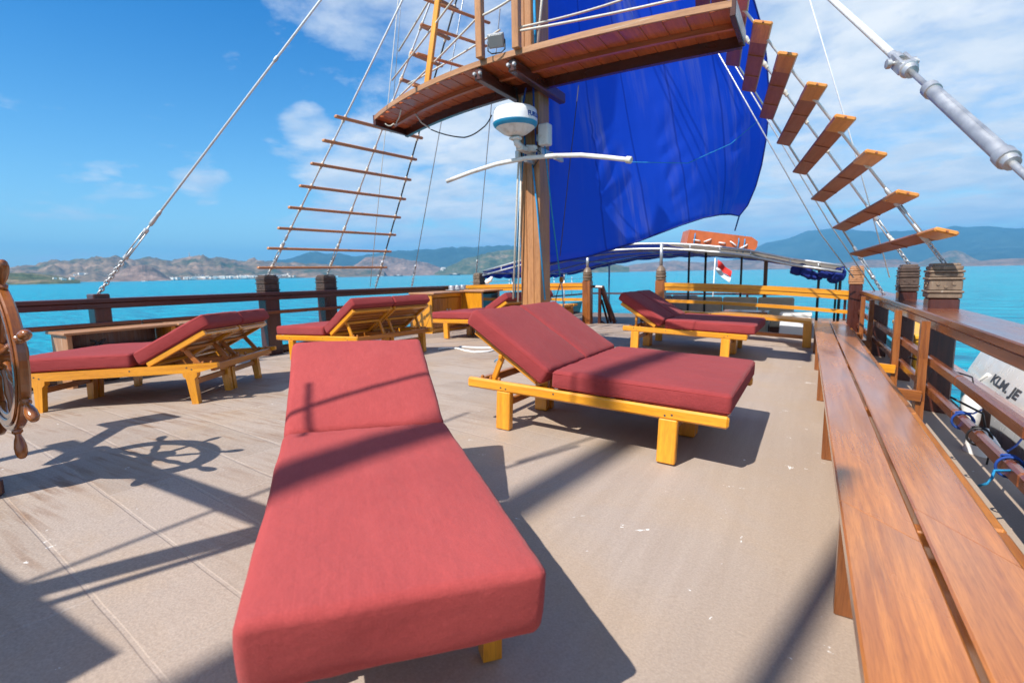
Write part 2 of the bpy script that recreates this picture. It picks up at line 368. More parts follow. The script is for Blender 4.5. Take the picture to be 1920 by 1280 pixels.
def sea_mat():
    m, nt, b = new_mat('turquoise_sea'); L = nt.links
    ob = nt.nodes.new('ShaderNodeTexCoord').outputs['Object']
    big = noise(nt, mapping(nt, ob, (.0012, .004, 1)), 1, 4, .6)
    c = ramp(nt, big, [(.35, (.0, .225, .32)), (.65, (.0, .29, .385))]).outputs[0]
    rp_ = noise(nt, mapping(nt, ob, (.16, .5, 1), (0, 0, R(32))), 1.0, 7, .68, .5); c = mixc(nt, 1.0, c, ramp(nt, rp_, [(.34, (.30, .56, .66)), (.5, (1, 1, 1)), (.66, (2.2, 1.45, 1.3))]).outputs[0], 'MULTIPLY')  # light and dark of the ripples, painted into the base colour
    L.new(c, b.inputs['Base Color']); b.inputs['Roughness'].default_value = .22; b.inputs['IOR'].default_value = 1.33; b.inputs['Specular IOR Level'].default_value = .25
    w = noise(nt, mapping(nt, ob, (.55, 1.3, 1), (0, 0, R(35))), 1.0, 6, .62, .6)
    w2 = noise(nt, mapping(nt, ob, (.12, .3, 1), (0, 0, R(20))), 1.0, 3, .6)
    s = nt.nodes.new('ShaderNodeMath'); s.operation = 'MULTIPLY_ADD'; s.inputs[1].default_value = 2.5; L.new(w2, s.inputs[0]); L.new(w, s.inputs[2])
    L.new(bump(nt, s.outputs[0], .9, .5), b.inputs['Normal'])
    return m
M['sea'] = sea_mat()

def hill_mat(name, cols, scale):
    m, nt, b = new_mat(name); L = nt.links
    ob = nt.nodes.new('ShaderNodeTexCoord').outputs['Object']
    n1 = noise(nt, ob, scale, 8, .65, .3); n2 = noise(nt, ob, scale*5, 6, .6)
    c = ramp(nt, n1, [(.32, cols[0]), (.5, cols[1]), (.66, cols[2])]).outputs[0]
    c = mixc(nt, .7, c, ramp(nt, n2, [(.35, (.4, .42, .4)), (.65, (1.4, 1.38, 1.35))]).outputs[0], 'MULTIPLY')
    L.new(c, b.inputs['Base Color']); b.inputs['Roughness'].default_value = .95; b.inputs['Specular IOR Level'].default_value = .1
    return m
M['hill_dry'] = hill_mat('dry_hillside', [(.03, .06, .025), (.15, .11, .07), (.30, .20, .13)], .009)
M['hill_green'] = hill_mat('scrub_hillside', [(.03, .055, .02), (.09, .10, .045), (.22, .165, .10)], .012)
M['hill_pink'] = hill_mat('bare_hillside', [(.07, .065, .045), (.19, .125, .095), (.29, .20, .155)], .009)
M['mountain'] = hill_mat('wooded_mountain', [(.018, .035, .034), (.028, .050, .045), (.045, .068, .058)], .0012)

def sail_mat():
    m, nt, b = new_mat('blue_sailcloth'); L = nt.links
    uv = nt.nodes.new('ShaderNodeUVMap').outputs[0]
    n1 = noise(nt, mapping(nt, uv, (16, 1.7, 1)), 1.3, 5, .6, .3)
    n2 = noise(nt, mapping(nt, uv, (3.2, 1.6, 1)), 1.5, 3, .5, .2)
    s = nt.nodes.new('ShaderNodeMath'); s.operation = 'MULTIPLY'
    L.new(ramp(nt, n1, [(.47, 0), (.62, 1)]).outputs[0], s.inputs[0]); L.new(ramp(nt, n2, [(.45, 0), (.62, 1)]).outputs[0], s.inputs[1])
    c = mixc(nt, s.outputs[0], (.012, .082, .70), (.13, .17, .62))
    sp = nt.nodes.new('ShaderNodeSeparateXYZ'); L.new(uv, sp.inputs[0])
    fr = nt.nodes.new('ShaderNodeMath'); fr.operation = 'PINGPONG'; fr.inputs[1].default_value = .1; L.new(sp.outputs['X'], fr.inputs[0])
    c = mixc(nt, ramp(nt, nd_map(nt, fr.outputs[0], 0, .1), [(0, .5), (.03, .4), (.05, 0)]).outputs[0], c, (.003, .016, .26))
    L.new(c, b.inputs['Base Color']); b.inputs['Roughness'].default_value = .38; b.inputs['Specular IOR Level'].default_value = .3
    wv = noise(nt, mapping(nt, uv, (60, 60, 1)), 6, 2, .5); L.new(bump(nt, wv, .08, .004), b.inputs['Normal'])
    tr = nt.nodes.new('ShaderNodeBsdfTranslucent'); L.new(c, tr.inputs['Color'])
    mx = nt.nodes.new('ShaderNodeMixShader'); mx.inputs[0].default_value = .5
    L.new(b.outputs[0], mx.inputs[1]); L.new(tr.outputs[0], mx.inputs[2]); L.new(mx.outputs[0], nt.nodes['Material Output'].inputs['Surface'])
    return m
M['sail'] = sail_mat()
# ---------------------------------------------------------------- camera
cam = bpy.data.cameras.new('camera'); cob = bpy.data.objects.new('camera', cam); COL.objects.link(cob)
cam.sensor_width = 36; cam.lens = F/1920*36; cam.clip_start = .02; cam.clip_end = 60000
bk = -FW
cob.matrix_world = Matrix(((RT[0], UP[0], bk[0], EYE[0]), (RT[1], UP[1], bk[1], EYE[1]), (RT[2], UP[2], bk[2], EYE[2]), (0, 0, 0, 1)))
cam.dof.use_dof = True; cam.dof.focus_distance = 2.7; cam.dof.aperture_fstop = 3.0
scene.camera = cob
# ---------------------------------------------------------------- light
LD = V((.205, .79, -1)).normalized()           # the way the sunlight travels
sun = bpy.data.lights.new('sun', 'SUN'); sun.energy = 4.6; sun.angle = R(.53); sun.color = (1, .955, .89)
so = bpy.data.objects.new('sun', sun); COL.objects.link(so); so.rotation_euler = LD.to_track_quat('-Z', 'Y').to_euler()
world = bpy.data.worlds.new('World'); scene.world = world; world.use_nodes = True
nt = world.node_tree; L = nt.links; bg = nt.nodes['Background']
sky = nt.nodes.new('ShaderNodeTexSky'); sky.sky_type = 'NISHITA'; sky.sun_disc = False
sky.sun_elevation = math.asin(-LD.z); sky.sun_rotation = math.atan2(-LD.x, -LD.y); sky.air_density = 1.0; sky.dust_density = .35; sky.ozone_density = 2.2; sky.altitude = 0
dirv = nt.nodes.new('ShaderNodeTexCoord').outputs['Generated']
sep = nt.nodes.new('ShaderNodeSeparateXYZ'); L.new(dirv, sep.inputs[0])
def mth(op, a, b=None):
    n = nt.nodes.new('ShaderNodeMath'); n.operation = op
    for i, x in enumerate((a, b)):
        if x is None: continue
        if isinstance(x, (int, float)): n.inputs[i].default_value = x
        else: L.new(x, n.inputs[i])
    return n.outputs[0]
den = mth('ADD', mth('MAXIMUM', sep.outputs['Z'], 0.0), .16)
cmb = nt.nodes.new('ShaderNodeCombineXYZ'); L.new(mth('DIVIDE', sep.outputs['X'], den), cmb.inputs[0]); L.new(mth('DIVIDE', sep.outputs['Y'], den), cmb.inputs[1])
n1 = noise(nt, mapping(nt, cmb.outputs[0], (1, 1, 1), (0, 0, R(20)), (3.1, 1.7, 0)), 2.1, 10, .60, .25)
n2 = noise(nt, mapping(nt, cmb.outputs[0], (.7, 1.0, 1), (0, 0, R(-28))), 1.6, 8, .6, .4)
nsum = mth('ADD', mth('MULTIPLY', n1, .72), mth('MULTIPLY', n2, .28))
# where in the sky the cloud banks hang: (photo position, angular size, amount)
banks = [((1750, 150), 28, .235), ((1560, 300), 17, .13), ((1900, 60), 22, .14), ((840, 340), 13, .19), ((930, 250), 10, .12), ((700, 425), 12, .20), ((860, 440), 15, .17), ((700, 330), 9, .06), ((715, 60), 8, .15), ((1000, 60), 16, .13), ((575, 235), 3.0, .13), ((530, 262), 3.2, .08), ((380, 332), 3.2, .11), ((430, 255), 2.5, .05), ((1475, 395), 12, .05), ((1650, 330), 14, .1),((1340, 90), 14, .12), ((1460, 428), 3.5, .2), ((1850, 395), 9, .15), ((200, 452), 12, .07)]
# unseen banks behind and above the viewer, added for brighter, more neutral fill
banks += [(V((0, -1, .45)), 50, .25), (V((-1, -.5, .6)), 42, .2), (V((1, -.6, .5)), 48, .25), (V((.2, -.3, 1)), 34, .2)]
tot = None
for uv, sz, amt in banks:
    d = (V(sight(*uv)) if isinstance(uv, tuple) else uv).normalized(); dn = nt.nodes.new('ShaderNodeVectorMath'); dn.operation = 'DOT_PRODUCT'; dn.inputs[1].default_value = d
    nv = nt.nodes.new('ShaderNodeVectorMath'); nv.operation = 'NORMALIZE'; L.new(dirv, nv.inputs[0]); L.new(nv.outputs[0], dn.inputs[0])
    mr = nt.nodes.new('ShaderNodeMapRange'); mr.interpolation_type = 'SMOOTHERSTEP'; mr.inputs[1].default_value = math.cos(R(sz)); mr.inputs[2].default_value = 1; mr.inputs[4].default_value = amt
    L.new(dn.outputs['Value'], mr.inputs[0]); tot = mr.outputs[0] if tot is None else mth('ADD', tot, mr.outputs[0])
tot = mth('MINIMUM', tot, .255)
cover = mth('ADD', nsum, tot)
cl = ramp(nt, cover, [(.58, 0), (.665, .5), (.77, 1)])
shade = ramp(nt, noise(nt, mapping(nt, cmb.outputs[0], (1.2, 1.5, 1), (0, 0, R(-20))), 2.4, 7, .6, .3), [(.34, (4.1, 4.8, 5.7)), (.62, (6.3, 6.4, 6.5))])
hsv = nt.nodes.new('ShaderNodeHueSaturation'); hsv.inputs['Saturation'].default_value = 1.25; hsv.inputs['Value'].default_value = 1.0; L.new(sky.outputs[0], hsv.inputs['Color'])
el = nt.nodes.new('ShaderNodeMapRange'); el.interpolation_type = 'SMOOTHSTEP'; el.inputs[1].default_value = .02; el.inputs[2].default_value = .55; L.new(sep.outputs['Z'], el.inputs[0])
tcol = mixc(nt, el.outputs[0], (.92, 1.12, 1.12), (.0, .66, 1.06))
tint = mixc(nt, 1.0, hsv.outputs[0], tcol, 'MULTIPLY')
SKYK = .10
scaled = mixc(nt, 1.0, tint, (1.0, 1.0, 1.0), 'MULTIPLY')
fin = mixc(nt, cl.outputs[0], scaled, shade.outputs[0])
L.new(fin, bg.inputs['Color']); bg.inputs['Strength'].default_value = SKYK
scene.view_settings.view_transform = 'Standard'; scene.view_settings.look = 'None'; scene.view_settings.exposure = .72; scene.view_settings.gamma = 1; scene.view_settings.use_curve_mapping = False
scene.cycles.max_bounces = 8; scene.cycles.caustics_reflective = False; scene.cycles.caustics_refractive = False
scene.cycles.use_denoising = True; scene.cycles.volume_bounces = 0
# ---------------------------------------------------------------- sea, hills, haze
ZS = -4.6
g = MB(); S = 15500
rad = [0, 15, 40, 100, 250, 600, 1500, 4000, S]
G = []
for i in range(49):
    a = 2*math.pi*i/48
    G.append([V((math.cos(a)*r, math.sin(a)*r, ZS)) for r in rad])
g.grid(G, smooth=True)
tag(g.build('water', M['sea'], None, (0, 0, ZS)), kind='structure')
def hill(name, pts, dist, mat, depth=.16, amp=.10, rough=4.0, ncol=150, front=None):
    us = [p[0] for p in pts]; vs = [p[1] for p in pts]
    G = []
    rows = 20
    for i in range(ncol+1):
        u = us[0]+(us[-1]-us[0])*i/ncol
        v = float(np.interp(u, us, vs))-(4 if name == 'hillside' else 0)
        top = at_dist(u, v, dist); h = max(top.z-ZS, .5)
        d = V((top.x-EYE[0], top.y-EYE[1], 0)).normalized()
        col = []
        for j in range(rows+1):
            k = j/rows*1.5            # 0 shore, 1 ridge, 1.5 back
            f = dist*(1-depth+depth*k)
            s = math.sin(min(k, 1)*math.pi/2)**1.15 if k <= 1 else 1-(k-1)*1.2
            p = V((EYE[0], EYE[1], 0))+d*f
            q = V((p.x/dist*9*rough, p.y/dist*9*rough, name.__hash__() % 17))
            nz = mnoise.fractal(q, .8, 2, 7)
            w = math.sin(min(k, 1)*math.pi)**.8 if k < 1 else (0 if k == 1 else -.2)
            hh = h*s+nz*amp*h*(w+.35)*4*.5
            col.append(V((p.x, p.y, ZS-1+max(hh, 0)+(0 if j else -3))))
        G.append(col)
    mb = MB().grid(G)
    c = V((sum(p.x for r in G for p in r)/(len(G)*len(G[0])), sum(p.y for r in G for p in r)/(len(G)*len(G[0])), ZS))
    return tag(mb.build(name, mat, None, c), kind='structure')
hill('mountain', [(1360, 494), (1435, 456), (1476, 449), (1514, 434), (1562, 428), (1605, 434), (1644, 438), (1671, 434), (1711, 435), (1771, 427), (1790, 423), (1812, 427), (1844, 425), (1866, 428), (1920, 428), (2000, 433), (2150, 450), (2300, 480)], 9000, M['mountain'], .22, .04, 2.5)
hill('far_ridge', [(1700, 494), (1800, 475), (1850, 467), (1900, 465), (1960, 466), (2060, 478), (2150, 490)], 7500, M['mountain'], .2, .06)
hill('far_ridge', [(420, 505), (480, 492), (545, 485), (575, 476), (595, 471), (612, 476), (640, 477), (660, 481), (695, 477), (740, 471), (800, 469), (850, 465), (937, 462), (990, 465), (1040, 476), (1110, 488)], 6500, M['mountain'], .2, .05)
hill('hillside', [(-200, 512), (-60, 508), (0, 507), (50, 502), (72, 502), (105, 492), (140, 494), (180, 485), (215, 487), (250, 492), (275, 489), (320, 494), (360, 486), (390, 487), (415, 488), (450, 495), (480, 494), (530, 497), (600, 500), (680, 506), (720, 512)], 3300, M['hill_dry'], .25, .11, 4.5, 220)
hill('headland', [(640, 508), (660, 500), (685, 482), (720, 480), (755, 485), (805, 494), (830, 503), (850, 511)], 3600, M['hill_pink'], .12, .06)
hill('headland', [(815, 510), (840, 500), (870, 486), (920, 473), (960, 470), (1010, 471), (1060, 478), (1110, 489), (1180, 500)], 3400, M['hill_green'], .14, .06)
hill('headland', [(202, 522), (215, 514), (232, 503), (250, 498), (265, 496), (285, 501), (300, 508), (312, 517), (320, 521)], 2300, M['hill_pink'], .12, .06)
hill('headland', [(-150, 518), (-60, 513), (0, 512), (40, 511), (80, 513), (105, 517), (130, 521), (150, 524)], 1500, M['hill_green'], .16, .08)
hill('headland', [(1150, 503), (1210, 492), (1260, 489), (1320, 492), (1380, 487), (1440, 489), (1500, 495), (1560, 494), (1620, 488), (1680, 486), (1720, 492)], 4600, M['hill_pink'], .12, .06)
hill('headland', [(1710, 497), (1735, 487), (1760, 477), (1780, 470), (1792, 468), (1806, 473), (1826, 484), (1850, 493), (1880, 495)], 5200, M['hill_dry'], .1, .05)
hill('headland', [(1800, 495), (1830, 489), (1870, 486), (1920, 484), (2000, 482), (2100, 486), (2200, 490)], 4300, M['hill_pink'], .12, .05)
hz = MB(); hx = 15800
zt, zb = 820, ZS-8
vs = [(-hx, -hx, zb), (hx, -hx, zb), (hx, hx, zb), (-hx, hx, zb), (-hx, -hx, zt), (hx, -hx, zt), (hx, hx, zt), (-hx, hx, zt)]
hz.add(vs, [(0, 3, 2, 1), (4, 5, 6, 7), (0, 1, 5, 4), (1, 2, 6, 5), (2, 3, 7, 6), (3, 0, 4, 7)])
hm = bpy.data.materials.new('sea_air'); hm.use_nodes = True; hn = hm.node_tree; hn.nodes.remove(hn.nodes['Principled BSDF'])
pv = hn.nodes.new('ShaderNodeVolumePrincipled'); pv.inputs['Color'].default_value = (.17, .57, 1, 1); pv.inputs['Density'].default_value = 1.3e-4; pv.inputs['Anisotropy'].default_value = 0
hn.links.new(pv.outputs[0], hn.nodes['Material Output'].inputs['Volume'])
tag(hz.build('haze', hm, None, (0, 0, zb)), kind='stuff', label='thin blue sea haze between the ship and the hills', cat='haze')
# white houses of the far town on the slopes
tw = MB(); rr = random.Random(5)
def house(u, v, dist, w, h):
    p = at_dist(u, v, dist); a = rr.uniform(0, 3); X = V((math.cos(a), math.sin(a), 0))
    tw.bar(p-X*w/2, p+X*w/2, w*.7, h, c=.05)
for i in range(300):
    u = rr.triangular(318, 560, 450); base = 522.7-(u-320)*.0176
    k = rr.random()**2.6; house(u, base-.6-k*19, 3300*(1-.24*(1-k)), rr.uniform(9, 24), rr.uniform(7, 12))
for i in range(60): house(rr.uniform(560, 690), 512-rr.random()*5, 3000, rr.uniform(9, 18), 8)
for i in range(34): house(rr.gauss(172, 14), 519-rr.random()**2*6, 2620, rr.uniform(9, 24), 9)
for i in range(8): house(rr.gauss(118, 12), 524-rr.random()*3, 1290, rr.uniform(3, 7), 3)
for i in range(10): house(rr.gauss(833, 5), 502+rr.random()*5, 3200, rr.uniform(8, 16), 9)
tag(tw.build('town', plain('town_white_walls', (.74, .70, .64), .8, 0, .15, .02), None, tuple(at_dist(430, 515, 3000))), kind='stuff', label='white houses of a far town along the hillside shore', cat='town')
mst = at_dist(356, 489, 3250)
MB().tube([mst-V((0, 0, 12)), mst+V((0, 0, 42))], [2.6, .7], 5)
tm = thing('radio_mast', 'thin grey radio mast on the ridge of the left hillside', 'radio mast', mst)
mb = MB()
for s in ((1, 1), (1, -1), (-1, 1), (-1, -1)): mb.tube([mst+V((s[0]*3, s[1]*3, -14)), mst+V((s[0]*.7, s[1]*.7, 44))], .55, 4)
for k in range(7): z = -10+k*8; w = 3-2.2*(z+14)/58; mb.tube([mst+V((-w, -w, z)), mst+V((w, w, z+4)), mst+V((w, -w, z+8))], .35, 4)
mb.build('lattice', M['grey'], tm, mst)
def small_boat(u, v, dist, ln, label, dark=False, masts=0, deckh=1.0):
    p = at_dist(u, v, dist); p.z = ZS
    t = thing('boat', label, 'boat', p, 'boats at anchor off the far shore')
    X = V((RT[0], RT[1], 0)).normalized(); Y = V((-X.y, X.x, 0)); w = ln*.13
    G = []
    for i in range(9):
        x = -1+2*i/8; b = w*(1-abs(x)**2.6)*1.0+.02; sh = ln*.045*(1+1.1*x*x)
        G.append([p+X*ln/2*x+Y*yy*b+V((0, 0, zz*sh)) for yy, zz in ((-1, 1.6), (-.8, .3), (0, -.6), (.8, .3), (1, 1.6))])
    mb = MB().grid(G); mb.grid([[r[0], r[-1]] for r in G]); mb.build('hull', M['wire_dark'] if dark else M['white'], t, p)
    mb = MB(); mb.bar(p-X*ln*.22+V((0, 0, ln*.085)), p+X*ln*.2+V((0, 0, ln*.085)), w*1.2, ln*.07*deckh, c=.1); mb.bar(p-X*ln*.12+V((0, 0, ln*.15)), p+X*ln*.08+V((0, 0, ln*.15)), w, ln*.05*deckh, c=.1); mb.build('cabin', M['white_old'], t, p)
    for k in range(masts):
        q = p+X*ln*(-.15+.35*k); MB().tube([q, q+V((0, 0, ln*.62))], [ln*.012, ln*.006], 6).build('mast_pole', M['grey'], t, p)
small_boat(271, 527.5, 1450, 13, 'small white motor boat on the water before the round brown headland')
small_boat(622, 518, 2300, 52, 'long white ferry lying close off the far town shore', False, 0, 1.4)
small_boat(747, 516, 2300, 38, 'dark two-masted sailing boat anchored below the pinkish headland', True, 2)
small_boat(853, 514, 2300, 48, 'dark hulled sailing boat anchored just left of the mast', True, 2)
small_boat(715, 517, 2300, 18, 'small white boat between the ferry and the dark sailing boat')
# ---------------------------------------------------------------- decks
g = MB(); G = []
for i in range(41):
    t = -4.5+9.0*i/40; G.append([V((t, a, deck_z(t, a))) for a in np.linspace(-7, 10.42, 40)])
g.grid(G); g.grid([[V((p[-1].x, p[-1].y, p[-1].z)), V((p[-1].x, p[-1].y, p[-1].z-.22))] for p in G])
tag(g.build('deck', M['deck'], None, (0, 0, 0)), kind='structure')
g = MB(); g.grid([[V((-4.6, 10.43, -.55)), V((-4.6, 19, -.55))], [V((4.6, 10.43, -.55)), V((4.6, 19, -.55))]])
tag(g.build('aft_deck', M['grate'], None, (0, 14, -1)), kind='structure')
g = MB(); g.grid([[V((4.42, -6, -.75)), V((4.42, 10.4, -.75))], [V((5.05, -6, -.75)), V((5.05, 10.4, -.75))]])
tag(g.build('side_deck', M['grate'], None, (4.7, 2, -.75)), kind='structure')
g = MB(); g.grid([[V((t, a, z)) for a in np.linspace(-6, 19, 10)] for (t, z) in ((-4.5, -.12), (-4.6, -.5), (-4.45, -2.4), (-3.8, -6.0))])
g.grid([[V((t, a, z)) for a in np.linspace(-6, 19, 10)] for (t, z) in ((5.05, -.75), (5.15, -1.0), (4.7, -2.4), (4.0, -6.0))])
g.grid([[V((-4.6, 19, -1)), V((-3.9, 19, -6))], [V((4.9, 19, -1)), V((4.1, 19, -6))]])
tag(g.build('ship_hull', M['dark_mahogany'], None, (0, 6, -4.6)), 'dark wooden hull of the ship under the decks', 'ship hull')
# ---------------------------------------------------------------- sun loungers (local: x to the foot, y across, z up)
def make_mattress(x0, x1, y0, y1, th, frame=None, name='seat_mattress', parent=None, seed=0, puff=.010, gather=0, rad=.026, fab='fabric', tuck=0):
    # frame: (origin, X axis, Z axis) for the reclining part
    o, X, Z = frame if frame else (V((0, 0, 0)), V((1, 0, 0)), V((0, 0, 1)))
    Y = V((0, 1, 0))
    cx, cy = (x0+x1)/2, (y0+y1)/2; hx, hy = (x1-x0)/2, (y1-y0)/2
    rnd = random.Random(seed)
    off = V((rnd.uniform(0, 50), rnd.uniform(0, 50), 0))
    def disp(q, n):
        e = (1-abs(q.x/hx)**4)*(1-abs(q.y/hy)**4)
        up = puff*e*(1 if q.z > 0 else .3)*abs(n.z)
        wr = mnoise.noise(V((q.x*5, q.y*5, q.z*7))+off)*.004+mnoise.noise(V((q.x*16, q.y*16, q.z*16))+off)*.0014
        side = .004*(1-(q.z/(th/2))**2)*(1-abs(n.z)) if abs(n.z) < .9 else 0
        gt = 0
        if gather:   # small gathers near the fold end
            dfold = abs(q.x-gather*hx)
            gt = math.exp(-(dfold/.055)**2)*.0035*math.sin(q.y*85+4*mnoise.noise(V((q.y*9, q.x*9, 2))))*abs(n.z)
        tk = -tuck*(th/2-q.z)*max(0, min(1, (q.x-hx+.12)/.10))
        # slack creases running in from the edges
        cr_ = 0
        if abs(n.z) > .5:
            ed = min(hx-abs(q.x), (hy-abs(q.y))*1.2)
            cr_ = .0032*math.exp(-(ed/.10)**2)*mnoise.noise(V((q.x*22, q.y*22, 3))+off)+.0028*(mnoise.noise(V((q.x*3.4, q.y*7, 5))+off))
        return n*(wr+side)+V((tk, 0, up*(1 if n.z >= 0 else -1)+gt+cr_))
    mb = MB().rbox(o+X*cx+Y*cy+Z*(th/2), X, Y, Z, hx, hy, th/2, rad, max(6, int((x1-x0)*26)), max(6, int((y1-y0)*26)), 4, disp)
    ob = mb.build(name, M[fab], parent)
    if fab == 'fabric_faded': return ob          # its edges are plain, without a raised seam
    pp = MB(); r = rad*.9
    for zz in (th-.019, .019):
        pts = []
        for (sx, sy, a0) in ((1, 1, 0), (-1, 1, 90), (-1, -1, 180), (1, -1, 270)):
            for k in range(5):
                a = R(a0+k*22.5); zk = (tuck*(th-zz)*(1 if sx > 0 else 0)); pts.append(o+X*(cx-zk+sx*(hx-r)+math.cos(a)*(r+.0012+(.0016 if tuck else 0)))+Y*(cy+sy*(hy-r)+math.sin(a)*(r+.0012+(.0016 if tuck else 0)))+Z*zz)
        pp.tube(pts+[pts[0]], .0015, 6, False)
    pp.build('seam', M['piping'], ob)
    return ob
def make_lounger(label, W=1.30, Ls=1.10, Lb=.69, zt=.463, th=.122, ang=.52, lu=-.47, double=True, splay=False, seed=0, foot=None, headx=-.70, rad=.026, inset=.03, fab='fabric', tuck=0, bth=None):
    t = thing('double_sun_lounger' if double else 'sun_lounger', label, 'sun lounger')
    zr = zt-th; rh = .072; h = W/2; rails = MB()
    foot = Ls+.03 if foot is None else foot
    ys = [-h+.025, h-.025]
    Y = V((0, 1, 0))
    for y in ys:
        if splay:   # rails with an upswept, tapered head end
            mbp = [V((foot, y-.02, zr-rh)), V((foot, y-.02, zr)), V((headx, y-.02, zr+.002)), V((headx, y-.02, zr-.034)), V((headx+.17, y-.02, zr-rh))]
            MB().prism(mbp[::-1], (0, 1, 0), .042).build('side_rail', M['varnish'], t)
        else:
            MB().bar((headx, y, zr-rh/2), (foot, y, zr-rh/2), .045, rh, c=.012).build('side_rail', M['varnish'], t)
    for x in (foot-.05, .03, headx+.06): MB().bar((x, -h+.044, zr-rh/2-.004), (x, h-.044, zr-rh/2-.004), .04, rh-.014).build('cross_rail', M['varnish_dark'], t)
    if double: MB().bar((headx+.082, 0, zr-rh/2), (.008, 0, zr-rh/2), .05, rh-.01).build('middle_rail', M['varnish_dark'], t)
    sl = MB(); n = 11
    for i in range(n):
        x = .06+(min(Ls, foot+.02)-.14)*i/(n-1)
        if not double: sl.bar((x, -h+.05, zr-.012), (x, h-.05, zr-.012), .06, .018)
        else:
            for a, b in ((-h+.05, -.03), (.03, h-.05)): sl.bar((x, a, zr-.012), (x, b, zr-.012), .06, .018)
    sl.build('seat_slats', M['varnish_dark'], t)
    scw = MB()
    for y, s_ in ((-h+.004, -1), (h-.004, 1)):
        for x in (lu-.02, lu+.02, Ls-.35, Ls-.31, .02): scw.lathe((x, y+(-.0015 if s_ < 0 else .0015), zr-rh*.5+.012*math.sin(x*40)), (0, s_, 0), [(.0065, -.001), (.0065, .0012), (.004, .0008)], 8)
    scw.build('screws', M['wire_dark'], t)
    def leg(x, y, sgn):
        mb = MB()
        if splay:
            # shaped leg: wide shouldered at the rail, tapering and raking to the floor
            d = -1 if x < .2 else 1
            p = [(x-.062, zr-rh+.004), (x-.058, zr-rh-.03), (x-.036, zr-rh-.052), (x-.030+d*.018, 0), (x+.024+d*.018, 0), (x+.034, zr-rh-.05), (x+.055, zr-rh-.03), (x+.060, zr-rh+.004)]
            mb.prism([V((a, y-.028, b)) for a, b in p], (0, 1, 0), .056)
        else:
            mb.bar((x, y, 0), (x, y, zr-rh+.003), .055, .108, up=(1, 0, 0), c=.006)
        return mb.build('leg', M['varnish'], t)
    fx = Ls-.33 if double else Ls-.36
    for x in (lu, fx):
        for y, s in ((-h+.03, -1), (h-.03, 1)): leg(x, y, s)
        if double:
            for y in (-.042, .042): leg(x, y, 0)
    for x in ((lu, fx)):
        MB().bar((x, -h+.06, zr-rh-.085), (x, -.07 if double else h-.06, zr-rh-.085), .03, .05).build('stretcher', M['varnish_dark'], t)
        if double: MB().bar((x, .07, zr-rh-.085), (x, h-.06, zr-rh-.085), .03, .05).build('stretcher', M['varnish_dark'], t)
    make_mattress(.004, Ls, -h+.002, h-.002, th, (V((0, 0, zr+.004)), V((1, 0, 0)), V((0, 0, 1))), 'seat_mattress', t, seed+1, .012, -1, rad, fab, tuck)
    bth = bth or th
    X = V((-math.cos(ang), 0, math.sin(ang))); Z = V((math.sin(ang), 0, math.cos(ang)))
    spans = ((-h+.002, -.004), (.004, h-.002)) if double else ((-h+.002, h-.002),)
    o = V((0, 0, zr+.012))+X*.0-Z*0; o = V((-.012, 0, zt))-Z*bth
    for i, (a, b) in enumerate(spans):
        bfr = MB()
        for y in (a+inset, b-inset): bfr.bar(o+X*.05+Y*y-Z*.024, o+X*(Lb-.07)+Y*y-Z*.024, .04, .046, up=Z)
        for x in (.06, Lb-.09): bfr.bar(o+X*x+Y*(a+inset+.015)-Z*.036, o+X*x+Y*(b-inset-.015)-Z*.036, .04, .024, up=Z)
        bf = bfr.build('backrest_frame', M['varnish'], t)
        sb = MB()
        for k in range(8):
            x = .05+(Lb-.14)*k/7; sb.bar(o+X*x+Y*(a+.05)-Z*.014, o+X*x+Y*(b-.05)-Z*.014, .056, .016, up=Z)
        sb.build('slats', M['varnish_dark'], bf)
        make_mattress(.0, Lb, a, b, bth, (o, X, Z), 'back_mattress', t, seed+5+i, .012, -1, rad, fab)
        # prop that holds the backrest up
        pr = MB(); top = o+X*(Lb*.52)-Z*.05
        for y in (a+.075, b-.075): pr.bar(top+Y*y, V((headx+.17, y, zr-.03)), .026, .04)
        pr.bar(top+Y*(a+.04), top+Y*(b-.04), .028, .03); pr.build('prop', M['varnish_dark'] if splay else M['varnish'], t)
        nk = MB()
        for y in (a+.075, b-.075):
            for k in range(3): nk.lathe((headx+.09+.07*k, y-.012, zr+.004), (0, 0, 1), [(.011, -.02), (.013, 0), (.009, .008), (.001, .011)], 8)
        nk.build('notch_peg', M['varnish_dark'], t)
    return t
def place(o, t, a, yaw, dz=0):
    gx, gy = -2*KC*t, SY
    u = V((math.cos(yaw), math.sin(yaw), 0)); w = V((-math.sin(yaw), math.cos(yaw), 0))
    u.z = gx*u.x+gy*u.y; w.z = gx*w.x+gy*w.y; u.normalize(); w.normalize(); n = u.cross(w)
    p = V((t, a, deck_z(t, a)+dz))
    o.matrix_world = Matrix(((u.x, w.x, n.x, p.x), (u.y, w.y, n.y, p.y), (u.z, w.z, n.z, p.z), (0, 0, 0, 1)))
    return o
GL = 'red cushioned sun loungers on the deck'
l = place(make_lounger('nearest red double lounger, on straight block legs, right of the narrow single one', W=1.309, Ls=1.089, Lb=.704, zt=.461, th=.124, ang=.54, lu=-.36, seed=1, headx=-.66, foot=1.085, inset=.075), 1.911, 3.606, 0, .002); tag(l, group=GL)
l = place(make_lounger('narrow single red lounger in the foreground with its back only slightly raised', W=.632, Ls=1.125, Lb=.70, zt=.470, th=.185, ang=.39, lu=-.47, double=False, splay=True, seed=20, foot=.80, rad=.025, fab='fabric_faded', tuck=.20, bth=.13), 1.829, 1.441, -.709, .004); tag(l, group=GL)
l = place(make_lounger('red double lounger partly in shade just before the right aft rail', W=1.297, Ls=1.102, Lb=.687, ang=.524, lu=-.40, seed=40, headx=-.58, foot=1.02), 1.671, 7.57, -.013, -.002); tag(l, group=GL)
